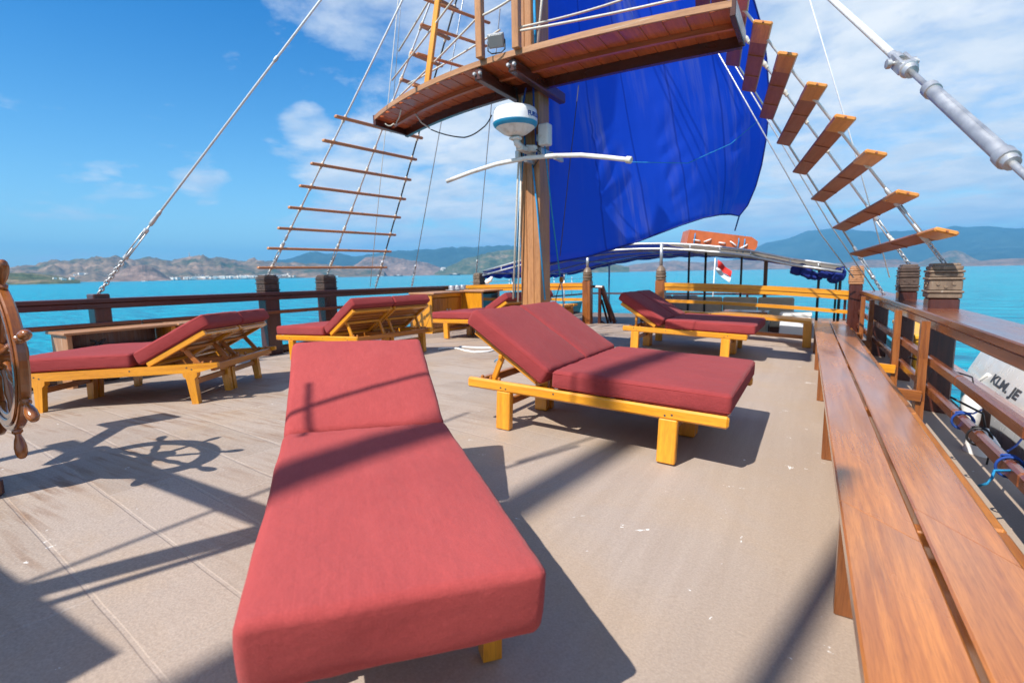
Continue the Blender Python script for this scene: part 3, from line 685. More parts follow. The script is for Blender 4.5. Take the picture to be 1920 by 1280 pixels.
l = place(make_lounger('red double lounger on tapered shaped legs just behind the ship wheel', Lb=.679, zt=.461, th=.12, ang=.469, lu=-.466, splay=True, seed=60), -1.907, 2.604, 3.734, -.006); tag(l, group=GL)
l = place(make_lounger('red double lounger by the carved left posts, its raised backs seen from behind', zt=.468, ang=.534, lu=-.464, seed=80, splay=False, headx=-.66), -1.924, 5.059, 3.046, .004); tag(l, group=GL)
l = place(make_lounger('red double lounger left of the mast foot, in front of the cabinets, largely hidden', ang=.488, seed=100, headx=-.6), -1.327, 7.708, 2.993, 0); tag(l, group=GL)
# ---------------------------------------------------------------- rails
def rt_(a): return 4.22-.0019*a*a                      # inner edge of the rail caps, as the side curves in
def rz_r(a): return .686-.0033*a
def rz_l(a): return .828-.0068*a
def cap_run(mb, side, a0, a1, zf, n=16, w=.30, mould=True):
    for lo, hi, dz0, dz1, inset in ((0, w, -.055, 0, 0), (.012, w-.03, -.125, -.055, .012)):
        rows = []
        for i in range(n+1):
            a = a0+(a1-a0)*i/n; ti = rt_(a)+lo if side > 0 else -(rt_(a)+lo); to = rt_(a)+hi if side > 0 else -(rt_(a)+hi); z = zf(a)
            s = 1 if side > 0 else -1; c = .008
            rows.append([V((ti, a, z+dz0+c)), V((ti, a, z+dz1-c)), V((ti+s*c, a, z+dz1)), V((to-s*c, a, z+dz1)), V((to, a, z+dz1-c)), V((to, a, z+dz0+c)), V((to-s*c, a, z+dz0)), V((ti+s*c, a, z+dz0)), V((ti, a, z+dz0+c))])
        vs = [p for r in rows for p in r]; fs = []; uvs = []; ov = random.uniform(0, 9)
        for i in range(n):
            x0, x1 = (a1-a0)*i/n, (a1-a0)*(i+1)/n; acc = 0
            for j in range(8):
                l = (rows[i][j+1]-rows[i][j]).length
                f = [i*9+j, i*9+j+1, (i+1)*9+j+1, (i+1)*9+j]; q = [(x0, ov+acc), (x0, ov+acc+l), (x1, ov+acc+l), (x1, ov+acc)]
                fs.append(f if side < 0 else f[::-1]); uvs.append(q if side < 0 else q[::-1]); acc += l
        mb.add(vs, fs, uvs)
        for r in (rows[0], rows[-1]): mb.add(r[:8], [list(range(8))], [[(0, 0)]*8])
def carved_post(mb, t0, t1, a0, a1, z0, z1, bands=True, mbc=None):
    """square timber post with a banded, chamfered carved head"""
    tc, ac, wt, wa = (t0+t1)/2, (a0+a1)/2, t1-t0, a1-a0
    head = z1-.30
    mb.bar((tc, ac, z0), (tc, ac, head), wa*.94, wt*.94, up=(1, 0, 0), c=.012)
    h = mbc or mb
    z = head
    segs = [(.045, 1.02), (.022, 1.10), (.09, 1.0), (.022, 1.09), (.04, 1.0), (.022, 1.07), (.035, .96), (.024, .86)]
    k = (z1-head)/sum(s[0] for s in segs)
    prev = None
    for dz, f in segs:
        f1 = f*.93 if f < .95 else f
        h.bar((tc, ac, z+.0008), (tc, ac, z+dz*k), wa*f, wt*f, up=(1, 0, 0), c=.007, w1=wa*f1, h1=wt*f1); z += dz*k
    # incised scroll on the broad band
    zc = head+k*(.045+.022+.045)
    for s in (-1, 1):
        for q in (-.3, 0, .3):
            h.lathe((tc+q*wt*.8, ac+s*(wa/2), zc+.012*(1 if q else -1)), (0, s, 0), [(.016*wt/.24, -.004), (.014*wt/.24, .007), (.001, .008)], 8)
    for s in (-1, 1):
        for q in (-.3, 0, .3):
            h.lathe((tc+s*(wt/2), ac+q*wa*.8, zc+.012*(1 if q else -1)), (s, 0, 0), [(.016*wt/.24, -.004), (.014*wt/.24, .007), (.001, .008)], 8)
# starboard rail (right of the picture)
rr_ = thing('side_railing', 'brown wooden railing with wide polished cap along the right side behind the bench', 'railing', (4.3, 3, deck_z(4.3, 3)))
O = tuple(rr_.location)
mb = MB(); cap_run(mb, 1, -3, 10.36, rz_r, 26, .31); mb.build('cap_rail', M['mahogany'], rr_, O)
def rail_at(a, off=0): return rt_(a)+off
for zb_, tt in ((.302, .075), (.082, .078)):
    mb = MB(); pts = np.linspace(-3, 10.2, 12)
    for p, q in zip(pts[:-1], pts[1:]): mb.bar((rail_at(p, .02), p, zb_+.004*(4-p)*.2), (rail_at(q, .02), q, zb_+.004*(4-q)*.2), .052, tt, c=.012)
    mb.build('rail_bar', M['mahogany'], rr_, O)
for i, (a0, a1, t0, t1, zb_, dk) in enumerate(((5.70, 5.97, 4.235, 4.462, -.9, 0), (7.20, 7.46, 4.195, 4.375, -.9, 1), (2.6, 2.8, 4.28, 4.46, -.9, 2), (9.1, 9.35, 4.12, 4.32, -.9, 2), (10.18, 10.40, 3.87, 4.07, -.9, 3))):
    p = MB(); hd = MB()
    if dk == 2: p.bar(((t0+t1)/2, (a0+a1)/2, zb_), ((t0+t1)/2, (a0+a1)/2, rz_r(a0)-.056), a1-a0, t1-t0, up=(1, 0, 0), c=.012)
    else: carved_post(p, t0, t1, a0, a1, zb_, 1.055, True, hd)
    po = p.build('post', M['dark_mahogany'], rr_, O)
    if dk != 2: hd.build('carved_head', M['carved_dark'] if dk == 1 else M['fascia'] if dk == 3 else M['carved'], po, O)
# bench-back stanchions: slim standards, wider at the foot, with a bearer to the bench
for a in (5.02, 6.28, 8.3, 9.25, 2.0, .4):
    ti = rt_(a)-.035; zd = deck_z(ti, a)
    mb = MB(); zt_ = rz_r(a)-.055
    p = [(a-.035, zt_), (a+.035, zt_), (a+.04, zd+.55), (a+.085, zd+.22), (a+.085, zd), (a-.06, zd), (a-.06, zd+.22), (a-.04, zd+.55)]
    mb.prism([V((ti-.035, x, z)) for x, z in p][::-1], (1, 0, 0), .055); mb.build('stanchion', M['stanchion'], rr_, O)
    mb = MB(); mb.bar((3.62, a-.065, zd+.30), (ti-.002, a-.065, zd+.26), .05, .085, c=.006); mb.build('bench_bearer', M['stanchion'] if a != 6.28 else M['varnish'], rr_, O)
# port rail (left of the picture)
rl = thing('side_railing', 'dark mahogany railing with carved posts along the left side above the open sea', 'railing', (-4.3, 5, deck_z(4.3, 5)))
O = tuple(rl.location)
mb = MB(); cap_run(mb, -1, -3, 11.2, rz_l, 26, .30); mb.build('cap_rail', M['dark_mahogany'], rl, O)
mb = MB(); pts = np.linspace(-3, 11.0, 12)
for p, q in zip(pts[:-1], pts[1:]): mb.bar((-rail_at(p, .02), p, .508-.007*p), (-rail_at(q, .02), q, .508-.007*q), .045, .058, c=.012)
mb.build('rail_bar', M['mahogany'], rl, O)
for (a0, a1, t0, t1, top) in ((2.88, 3.06, -4.44, -4.25, .865), (5.18, 5.45, -4.47, -4.25, 1.07), (6.33, 6.62, -4.45, -4.225, 1.06), (11.0, 11.28, -4.2, -4.0, 1.05), (8.7, 8.9, -4.35, -4.18, .6), (.2, .4, -4.44, -4.26, .86)):
    p = MB(); hd = MB()
    if top < .9: p.bar(((t0+t1)/2, (a0+a1)/2, -.9), ((t0+t1)/2, (a0+a1)/2, top), a1-a0, t1-t0, up=(1, 0, 0), c=.012)
    else: carved_post(p, t0, t1, a0, a1, -.9, top, True, hd)
    po = p.build('post', M['dark_mahogany'], rl, O)
    if top > .9: hd.build('carved_head', M['carved_dark'] if a0 < 10 else M['carved'], po, O)
# after rails with the gate between them
def aft_z(t): return .805-.0105*t*t*(1.0 if t > 0 else .28)
for (ta, tb, lab, lowmat) in ((.70, 3.93, 'honey yellow wooden rail across the aft deck edge, right of the gate', 'varnish'), (-3.95, -.72, 'honey yellow wooden rail across the aft deck edge, left of the gate', 'varnish')):
    r = thing('end_railing', lab, 'railing', ((ta+tb)/2, 10.3, deck_z((ta+tb)/2, 10.3))); O = tuple(r.location)
    n = 8; ts = [ta+(tb-ta)*i/n for i in range(n+1)]
    m1, m2, m3 = MB(), MB(), MB()
    m1.prism([V((t, 10.36, aft_z(t)-.075)) for t in ts]+[V((t, 10.36, aft_z(t))) for t in ts[::-1]], (0, -1, 0), .13)
    m1.prism([V((t, 10.345, aft_z(t)-.150)) for t in ts]+[V((t, 10.345, aft_z(t)-.077)) for t in ts[::-1]], (0, -1, 0), .10)
    m2.prism([V((t, 10.325, aft_z(t)-.385)) for t in ts]+[V((t, 10.325, aft_z(t)-.325)) for t in ts[::-1]], (0, -1, 0), .06)
    m1.build('cap_rail', M['varnish'], r, O); m2.build('rail_bar', M['varnish'], r, O)
    pt = ta+.06 if ta > 0 else tb-.06
    zd = deck_z(pt, 10.3)
    m3.bar((pt, 10.3, -1.0), (pt, 10.3, .845), .17, .18, up=(1, 0, 0), c=.012)
    po = m3.build('gate_post', M['stanchion'], r, O)
    hd = MB(); hd.lathe((pt, 10.3, .845), (0, 0, 1), [(.085, 0), (.10, .012), (.10, .03), (.085, .04), (.105, .06), (.105, .09), (.088, .10), (.10, .12), (.10, .15), (.085, .16), (.095, .18), (.075, .225), (.05, .265), (.028, .285)], 18); hd.build('carved_head', M['carved'], po, O)
    tb_ = MB(); tb_.tube([(pt, 10.3, 1.12), (pt, 10.3, 1.56 if ta > 0 else 1.37)], .030, 12); tb_.build('steel_tube', M['galv'], po, O)
# ---------------------------------------------------------------- benches
def bench_top(t, a): return deck_z(t, a)+.405
b = thing('side_bench', 'long worn wooden bench of two wide planks along the right railing', 'bench', (3.7, 3, deck_z(3.7, 3))); O = tuple(b.location)
for (ta0, ta1, tb0, tb1) in ((3.512, 3.704, 3.395, 3.606), (3.720, 3.908, 3.620, 3.83)):
    splits = (-2.5, 1.92, 5.6, 9.62); skew = .06
    for p, q in zip(splits[:-1], splits[1:]):
        mb = MB()
        def tt(k, a): f = max(0, min(1, (a+0)/9.6)); return (ta0+(tb0-ta0)*f) if k == 0 else (ta1+(tb1-ta1)*f)
        n = 6; rows = []; sk = .22 if ta0 < 3.6 else .30
        for i in range(n+1):
            row = []
            for k, c_ in ((0, 0), (1, 1)):
                a = p+(q-p)*i/n
                if i == 0 and p > -2: a += sk*(k-.5)*-1
                if i == n and q < 9: a += sk*(k-.5)*-1
                row.append((tt(k, a), a))
            rows.append(row)
        gap = .0025
        rows[0] = [(t, a+gap) for t, a in rows[0]]; rows[-1] = [(t, a-gap) for t, a in rows[-1]]
        ch = .006; G = []
        for (l, r_) in rows:
            zl = bench_top(3.7, l[1]); zr_ = bench_top(3.7, r_[1])
            G.append([V((l[0], l[1], zl-.042)), V((l[0], l[1], zl-ch)), V((l[0]+ch, l[1], zl)), V((r_[0]-ch, r_[1], zr_)), V((r_[0], r_[1], zr_-ch)), V((r_[0], r_[1], zr_-.042)), V((l[0], l[1], zl-.042))])
        vs = [x for r_ in G for x in r_]; fs = []; uvs = []; ou = random.uniform(0, 30); ov = random.uniform(0, 9)
        for i in range(n):
            for j in range(6):
                f = [i*7+j, i*7+j+1, (i+1)*7+j+1, (i+1)*7+j]
                fs.append(f[::-1]); w = [0, .04, .05, .23, .24, .28, .46]
                q4 = [(ou+G[i][j].y, ov+w[j]), (ou+G[i][j+1].y, ov+w[j+1]), (ou+G[i+1][j+1].y, ov+w[j+1]), (ou+G[i+1][j].y, ov+w[j])]
                uvs.append(q4[::-1])
        mb.add(vs, fs, uvs)
        for r_ in (G[0], G[-1]): mb.add(r_[:6], [list(range(6))], [[(0, 0), (0, .04), (.01, .04), (.2, .04), (.2, .03), (.2, 0)]])
        mb.build('seat_plank', M['bench'], b, O)
for a in (-1.2, .55, 2.0, 3.7, 5.4, 7.1, 8.6):
    zd = deck_z(3.6, a)
    mb = MB(); t_ = 3.545-.0125*a
    mb.bar((t_, a, deck_z(t_, a)), (t_, a, zd+.36), .07, .06, up=(1, 0, 0)); mb.build('leg', M['stanchion'], b, O)
    mb = MB(); mb.bar((t_-.01, a, zd+.34), (t_+.32, a, zd+.335), .06, .05); mb.build('cross_bearer', M['varnish_dark'], b, O)
mb = MB()
for p, q in ((-2.5, 2.2), (2.215, 3.85), (3.87, 6.6), (6.62, 9.4)): mb.bar((3.965-.008*p, p, deck_z(3.97, p)+.30), (3.965-.008*q, q, deck_z(3.97, q)+.30), .05, .10, c=.008)
mb.build('back_board', M['varnish_dark'], b, O)
e = thing('end_bench', 'low yellow wooden bench in front of the right aft rail, meeting the long bench', 'bench', (2.4, 9.6, deck_z(2.4, 9.6))); O = tuple(e.location)
for a0, a1, t0 in ((9.02, 9.24, 1.05), (9.27, 9.50, 1.9)):
    mb = MB(); n = 6; ts = [t0+(3.37-t0)*i/n for i in range(n+1)]
    mb.prism([V((t, a1, deck_z(t, 9.2)+.375)) for t in ts]+[V((t, a1, deck_z(t, 9.2)+.42)) for t in ts[::-1]], (0, -1, 0), a1-a0); mb.build('seat_plank', M['varnish'], e, O)
for t in (3.32, 1.25):
    mb = MB(); mb.bar((t, 9.1, deck_z(t, 9.1)), (t, 9.1, deck_z(t, 9.1)+.375), .09, .12, up=(1, 0, 0)); mb.build('leg', M['varnish'], e, O)
mb = MB(); mb.bar((1.3, 9.4, deck_z(1.3, 9.4)+.12), (3.3, 9.4, deck_z(3.3, 9.4)+.12), .05, .06); mb.build('stretcher', M['varnish_dark'], e, O)
e = thing('end_bench', 'low yellow slatted bench before the left aft rail, just right of the mast foot', 'bench', (-1.6, 9.7, deck_z(-1.6, 9.7))); O = tuple(e.location)
for a0 in (9.45, 9.68, 9.91):
    mb = MB(); mb.bar((-2.35, a0, .43+deck_z(-2.3, 9.7)), (-.88, a0, .43+deck_z(-.9, 9.7)), .20, .04); mb.build('seat_plank', M['varnish'], e, O)
for t in (-2.2, -1.0):
    mb = MB(); mb.bar((t, 9.68, deck_z(t, 9.7)), (t, 9.68, deck_z(t, 9.7)+.41), .08, .3, up=(1, 0, 0)); mb.build('leg', M['varnish_dark'], e, O)
# ---------------------------------------------------------------- mast
MT, MA = .38, 5.72
mz = deck_z(MT, MA)
m = thing('mast', 'tall square brown timber mast rising in the middle of the deck beside the blue sail', 'mast', (MT, MA, mz)); O = tuple(m.location)
mb = MB()
for (t0, t1) in ((-.135, -.046), (-.044, .044), (.046, .135)): mb.bar((MT+(t0+t1)/2, MA, mz), (MT+(t0+t1)/2, MA, 6.95), .27, t1-t0, up=(1, 0, 0), c=.007)
mb.build('mast_timber', M['mast'], m, O)
mb = MB(); z = 2.44
for s_ in (-1, 1):
    mb.bar((MT-.18, MA+s_*.148, z), (MT+.18, MA+s_*.148, z), .020, .08); mb.bar((MT+s_*.155, MA-.14, z), (MT+s_*.155, MA+.14, z), .020, .08)
mb.build('steel_collar', M['galv'], m, O)
mb = MB(); mb.lathe((MT, MA, 6.95), (0, 0, 1), [(.14, 0), (.16, .05), (.1, .14), (.01, .18)], 12); mb.build('mast_cap', M['galv'], m, O)
# ---------------------------------------------------------------- radar, loudspeaker, curved pipe
rp = V((.40, 5.23, 2.665)); RK = .83
r = thing('radar_dome', 'white and blue radar dome on a bracket on the mast under the platform', 'radar', rp); O = tuple(rp)
def sc(P): return [(r*RK, h*RK) for r, h in P]
mb = MB().lathe(rp, (0, 0, 1), sc([(.292, .02), (.300, .03), (.300, .09), (.294, .165), (.280, .195), (.245, .214), (.15, .226), (.02, .23)]), 48)
dome = mb.build('dome', M['white'], r, O)
MB().lathe(rp, (0, 0, 1), sc([(.262, -.034), (.288, -.012), (.298, .010), (.302, .0195), (.28, .0198)]), 48).build('blue_band', M['radar_blue'], r, O)
MB().lathe(rp, (0, 0, 1), sc([(.06, -.135), (.12, -.124), (.17, -.102), (.173, -.0985), (.22, -.068), (.262, -.0345), (.1, -.034)]), 40).build('grey_underside', M['white_old'], r, O)
mb = MB(); mb.tube([rp+V((0, 0, -.13)), rp+V((0, .03, -.19)), rp+V((.0, .22, -.215))], .036, 12); mb.bar(rp+V((-.06, .0, -.14)), rp+V((.06, 0, -.14)), .09, .026); mb.bar(rp+V((0, .08, -.225)), rp+V((0, .36, -.225)), .09, .045); mb.build('bracket', M['white_old'], r, O)
def text_mesh(txt, size, name, mat, parent, origin, fn, bold=.0, extrude=.0015):
    cu = bpy.data.curves.new('tmp', 'FONT'); cu.body = txt; cu.size = size; cu.extrude = extrude; cu.offset = bold; cu.resolution_u = 3
    ob = bpy.data.objects.new('tmp', cu); COL.objects.link(ob); dg = bpy.context.evaluated_depsgraph_get(); dg.update()
    me = bpy.data.meshes.new_from_object(ob.evaluated_get(dg)); COL.objects.unlink(ob); bpy.data.objects.remove(ob)
    mb = MB(); mb.add([fn(v.co) for v in me.vertices], [list(p.vertices) for p in me.polygons]); return mb.build(name, mat, parent, origin)
ang0 = math.radians(-27)          # lettering starts on the side turned to the camera and runs round to the right
def wrap(c): th = ang0+c.x/.25; return rp+V((math.cos(th)*(.2496+c.z), math.sin(th)*(.2496+c.z), .053+c.y))
text_mesh('FURUNO', .066, 'lettering', M['text_blue'], dome, O, wrap, .0022)
sp = V((.52, 5.53, 2.60))
s = thing('loudspeaker', 'small white box loudspeaker on the mast beside the radar dome', 'loudspeaker', sp); O = tuple(sp)
MB().rbox(sp+V((.09, .02, 0)), (1, 0, 0), (0, 1, 0), (0, 0, 1), .066, .062, .12, .022).build('case', M['white_old'], s, O)
MB().bar(sp+V((-.02, .03, -.02)), sp+V((.04, .03, -.02)), .05, .08).build('bracket', M['galv'], s, O)
pts = [on_a(u, v, 5.39-.03*math.sin(i)) for i, (u, v) in enumerate(((838, 340), (880, 324), (930, 308), (985, 297), (1040, 292), (1090, 291), (1135, 295), (1180, 300)))]
p = thing('curved_pipe', 'long bowed white pipe lashed across the front of the mast below the radar', 'pipe', pts[3])
MB().tube([catmull for k in range(len(pts)-1) for catmull in [lerp(pts[k], pts[k+1], j/4) for j in range(4)]]+[pts[-1]], .025, 12).build('pipe_tube', M['pvc'], p, tuple(pts[3]))
MB().lathe(pts[-1], pts[-1]-pts[-2], [(.036, -.03), (.036, .02), (.03, .025)], 12).build('end_cap', M['rope'], p, tuple(pts[3]))
mb = MB()
for k in (3, 4): mb.bar(pts[k]+V((0, 0, -.02)), pts[k]+V((0, .2, -.02)), .04, .04)
mb.build('clamp', M['galv'], p, tuple(pts[3]))
w = on_a(1000, 278, 5.499)
f = thing('junction_box', 'small pale box fixed to the mast just above the curved pipe', 'junction box', w)
MB().bar(w+V((-.09, 0, .01)), w+V((.04, 0, -.01)), .07, .07, c=.01).build('box_body', M['white_old'], f, tuple(w))
MB().tube([w+V((.04, 0, -.02)), w+V((.1, -.02, -.06)), w+V((.05, .02, -.14)), w+V((-.03, .05, -.2))], .007, 6).build('cable', M['black'], f, tuple(w))
# ---------------------------------------------------------------- lookout platform
PC = .35
def pz(t): return 3.222+.014*(t-PC)
pf = thing('lookout_platform', 'curved wooden lookout platform high on the mast with rope guard rails', 'platform', (PC, 5.3, 3.2)); O = tuple(pf.location)
TL, TR = -2.0, 2.66
TS = [TL+(TR-TL)*i/24 for i in range(25)]
def front(t): s = t-PC-.3; return 4.80+(.102 if s < 0 else .052)*s*s
def back(t): s = t-PC-.3; return 5.58+(.085 if s < 0 else .03)*s*s
mb = MB()
nrow = 5
for i, (t0, t1) in enumerate(zip(TS[:-1], TS[1:])):
    # the boards run fore and aft, one beside another
    m0, m1 = t0+.002, t1-.002
    a0, a1 = front((t0+t1)/2)+.035, back((t0+t1)/2)-.05
    mb.bar(((m0+m1)/2, a0, pz(m0)+.0), ((m0+m1)/2, a1, pz(m0)+.0), m1-m0, .035, c=.004)
mb.build('boards', M['platform'], pf, O)
mb = MB()
def strip(mb, fn, w, dz0, dz1):
    vs = []; fs = []; uvs = []
    for t in TS:
        a = fn(t); vs += [V((t, a, pz(t)+dz0)), V((t, a, pz(t)+dz1)), V((t, a+w, pz(t)+dz1)), V((t, a+w, pz(t)+dz0))]
    for i in range(len(TS)-1):
        for j in range(4):
            k = (j+1) % 4; fs.append([i*4+j, i*4+k, i*4+4+k, i*4+4+j]); x0, x1 = TS[i], TS[i+1]
            uvs.append([(x0, j*.07), (x0, j*.07+.07), (x1, j*.07+.07), (x1, j*.07)])
    e = (len(TS)-1)*4; fs += [[3, 2, 1, 0], [e, e+1, e+2, e+3]]; uvs += [[(0, 0)]*4]*2
    mb.add(vs, fs, uvs)
strip(mb, lambda t: front(t)-.01, .022, -.026, .030); mb.build('edge_board', M['fascia'], pf, O)
mb = MB(); strip(mb, lambda t: back(t)-.05, .06, -.12, .04); mb.build('rear_beam', M['dark_mahogany'], pf, O)
mb = MB(); strip(mb, lambda t: (front(t)+back(t))/2-.02, .045, -.065, -.019); mb.build('middle_beam', M['platform'], pf, O)
for t in (TL, TR):
    mb = MB(); mb.bar((t, front(t)-.012, pz(t)-.03), (t, back(t)+.01, pz(t)-.03), .05, .14); mb.build('end_board', M['dark_mahogany'], pf, O)
for t in (MT-.20, MT+.215):
    mb = MB(); mb.bar((t, 4.83, pz(t)-.094), (t, 6.06, pz(t)-.094), .09, .12, c=.012); bm_ = mb.build('bearer', M['dark_mahogany'], pf, O)
    mb = MB()
    for s in (-.035, .035): mb.lathe((t+s, 4.83, pz(t)-.09), (0, -1, 0), [(.02, 0), (.02, .02), (.012, .03)], 8)
    mb.build('bolt', M['galv'], bm_, O)
# uprights either side of the mast opening, rope rails
for (u, v) in ((901, 110), (969, 92)):
    p = on_z(u, v, 3.245); mb = MB(); mb.bar(p, p+V((0, 0, 2.3)), .075, .075, up=(1, 0, 0)); mb.build('upright', M['mast'], pf, O)
p0 = on_z(901, 110, 3.245); p1 = on_z(969, 92, 3.245)
def line3(pts, r=.013, n=6): return MB().tube([x for k in range(len(pts)-1) for x in catenary(pts[k], pts[k+1], .015, 6)[:-1]]+[pts[-1]], r, n)
for h0, h1 in ((.09, .40), (.46, .87), (.82, 1.31)):
    a = V((TL+.15+h0*.30, front(TL+.15)+.1+.1*h0, pz(TL)+h0)); line3([a, p0+V((-.03, 0, h1)), p1+V((.03, 0, h1+.10))], .012).build('guard_rope', M['rope'], pf, O)
for h0, h1 in ((.16, .27), (.49, .66)):
    a = V((TR-.15-h0*.3, front(TR-.15)+.1, pz(TR)+h0+.02)); line3([p1+V((.03, 0, h0)), a], .012).build('guard_rope', M['rope'], pf, O)
line3([p1+V((.03, .02, .20)), V((1.5, back(1.5)-.1, pz(1)+.55)), V((TR-.25, back(TR-.2)-.1, pz(2.3)+.9))], .012).build('guard_rope', M['rope'], pf, O)
for dz in (.2, .55): line3([V((TL+.2, back(TL+.2)-.08, pz(TL)+dz)), V((MT-.35, back(MT-.35)-.06, pz(0)+dz+.1))], .012).build('guard_rope', M['rope'], pf, O)
fl = on_z(931, 100, 3.25)
l = thing('floodlight', 'grey square floodlight standing on the edge of the platform between two uprights', 'floodlight', fl); O2 = tuple(fl)
X = V((.96, .25, 0)).normalized(); N = V((.1, -.75, -.55)).normalized(); U = N.cross(X).normalized()
c = fl+V((0, .0, .12))
MB().rbox(c, X, U, N, .085, .066, .02, .01).build('housing', M['grey'], l, O2)
MB().rbox(c+N*.024, X, U, N, .074, .056, .004, .003).build('lamp_glass', M['lamp_face'], l, O2)
mb = MB()
for s in (-1, 1): mb.tube([c+X*.09*s, c+X*.09*s-V((0, 0, .09)), fl+X*.05*s, fl], .007, 6)
mb.tube([c-X*.09, c, c+X*.09], .006, 6); mb.build('stand', M['black'], l, O2)
# ---------------------------------------------------------------- shroud ladders
TOP = V((.38, 5.72, 6.81))
def turnbuckle(mb, p, d, L, r, open_body=True):
    """screw with two eyes and a body along direction d, starting at p"""
    p, d = V(p), V(d).normalized(); x = d.orthogonal().normalized()
    if open_body:
        for s in (-1, 1): mb.tube([p+d*L*.16+x*r*1.5*s, p+d*L*.84+x*r*1.5*s], r*.62, 8)
        for k in (.16, .84): mb.lathe(p+d*L*(k-.05), d, [(r*1.2, 0), (r*2.2, L*.015), (r*2.2, L*.085), (r*1.2, L*.10)], 10)
        mb.tube([p, p+d*L*.4], r*.75, 8); mb.tube([p+d*L*.62, p+d*L], r*.75, 8)
    else:
        mb.tube([p, p+d*L], r*.55, 10)
        mb.lathe(p+d*L*.2, d, [(r*.8, 0), (r*1.25, .004), (r*1.25, L*.04), (r, L*.055), (r, L*.55), (r*1.25, L*.565), (r*1.25, L*.60), (r*.8, L*.605)], 16)
def chain(mb, a, b, link=.045, r=.0065):
    a, b = V(a), V(b); d = (b-a); n = max(2, int(d.length/(link*.78))); d.normalize(); x = d.orthogonal().normalized(); y = d.cross(x)
    for i in range(n):
        c = lerp(a, b, (i+.5)/n); w = x if i % 2 else y
        pts = [c+d*(math.cos(k*math.pi/5)*link*.62)+w*(math.sin(k*math.pi/5)*link*.36) for k in range(11)]
        mb.tube(pts, r, 6, False)
def shroud_ladder(label, bots, top, rungs, rung_fn, rmat, wire_mats, lashings, base):
    t = thing('shroud_ladder', label, 'rope ladder', base); O = tuple(base)
    for (b, m) in zip(bots, wire_mats):
        d = (V(top)-V(b)).normalized(); L = (V(top)-V(b)).length
        mb = MB(); mb.tube([V(b)+d*.78, V(top)], .0125, 8); mb.build('shroud_wire', M[m], t, O)
        mb = MB(); mb.lathe(V(b)+d*.70, d, [(.012, 0), (.021, .02), (.021, .09), (.013, .12)], 10); turnbuckle(mb, V(b)+d*.22, d, .50, .0125); chain(mb, V(b), V(b)+d*.24, .05, .007)
        mb.build('turnbuckle', M['galv'], t, O)
    for i, r in enumerate(rungs):
        ob = rung_fn(t, O, i, r)
        for b in bots:
            d0 = V(top)-V(b); d1 = V(r[1])-V(r[0]); n_ = d0.cross(d1)
            if n_.length < 1e-6: continue
            w0 = V(r[0])-V(b); k = w0.cross(d1).dot(n_)/n_.length_squared
            q = V(b)+d0*k; dd = d0.normalized(); j = (q-V(r[0])).dot(d1)/d1.length_squared
            if 0 < j < 1: MB().lathe(q-dd*.06, dd, [(.014, 0), (.022, .015), (.019, .03), (.026, .05), (.026, .07), (.019, .09), (.022, .105), (.014, .12)], 8).build('lashing', M['rope'], ob, O)
    return t
lb = [V((-4.35, 5.32, 1.06)), V((-4.33, 6.50, 1.06)), V((-4.24, 7.60, .79))]
NR = 22
Lr = []
for k in range(NR):
    z = 1.185+.2955*k; f = (z-1.06)/(6.81-1.06)
    fr = lerp(lb[0], TOP, (z-lb[0].z)/(TOP.z-lb[0].z)); bk_ = lerp(lb[2], TOP, (z-lb[2].z)/(TOP.z-lb[2].z))
    ex = .20*(1-f)+.04
    d = (bk_-fr).normalized(); Lr.append((fr-d*ex, bk_+d*ex*.5))
Lr = [(p, q) if p.z < 3.4 else (lerp(p, q, .50), q) for p, q in Lr if p.z < 6.2]
def left_rung(t, O, i, r):
    a, b = r; o = V((.018, 0, -.0))
    mb = MB(); mb.bar(a+o, b+o, .06, .040, c=.009); return mb.build('rung', M['rung'], t, O)
shroud_ladder('ratline ladder with thin wooden rungs climbing from the left railing to the mast', lb, TOP, Lr, left_rung, M['rung'], ['wire_white', 'wire_white', 'wire_dark'], None, (-4.2, 6.3, .8))
# light orange side ladder standing on the left end of the platform
base = on_z(800, 166, 3.19); 
t = thing('side_ladder', 'orange varnished ladder upright with short rungs standing on the left end of the platform', 'ladder', base); O = tuple(base)
topp = base+V((.11, .14, 1.02)); MB().bar(base, topp, .07, .045, up=(0, 1, 0)).build('upright', M['varnish'], t, O)
mb = MB()
for k in (.05, .40, .72, 1.0): q = lerp(base, topp, k); mb.bar(q+V((-.17, -.06, 0)), q+V((.16, .85, 0)), .04, .026)
mb.build('rungs', M['rung'], t, O)
rb = [V((4.345, 5.83, 1.06)), V((4.285, 7.33, 1.06)), V((4.2, 8.6, .66))]
ne = [(1782, 432), (1707, 360), (1647.5, 283), (1589, 215.6), (1535, 153.7), (1479, 95.6), (1432, 35.6), (1390, -22), (1352, -76), (1318, -128)]
fe = [(1606, 478), (1574, 429), (1533, 375), (1499, 324), (1469, 270), (1437, 221), (1404, 170), (1374, 122), (1346, 76), (1318, 30)]
Rr = []
for k, (a, b) in enumerate(zip(ne, fe)): Rr.append((on_a(*a, 5.36+.01*k), on_a(*b, 8.15-.16*k)))
def right_rung(t, O, i, r):
    a, b = r; up_ = V((.30, 0, 1)).normalized(); d = (b-a).normalized(); sd = d.cross(up_).normalized()
    mb = MB(); mb.bar(a+d*.10, b, .165, .032, up=up_, c=.010); mb.lathe(a+d*.10, -d, [(.0125, 0), (.0125, .03), (.008, .05)], 6)
    ob = mb.build('step', M['rung_red'], t, O)
    mb = MB(); mb.bar(a+d*.06, a+d*.46+up_*.0, .17, .038, up=up_, c=.012); mb.build('step_end', M['rung_edge'], ob, O)
    for kk in (.42, .72): q = lerp(a, b, kk); MB().bar(q-sd*.077-up_*.019, q+sd*.077-up_*.019, .03, .012, up=up_).build('cleat', M['rung_red'], ob, O)
    return ob
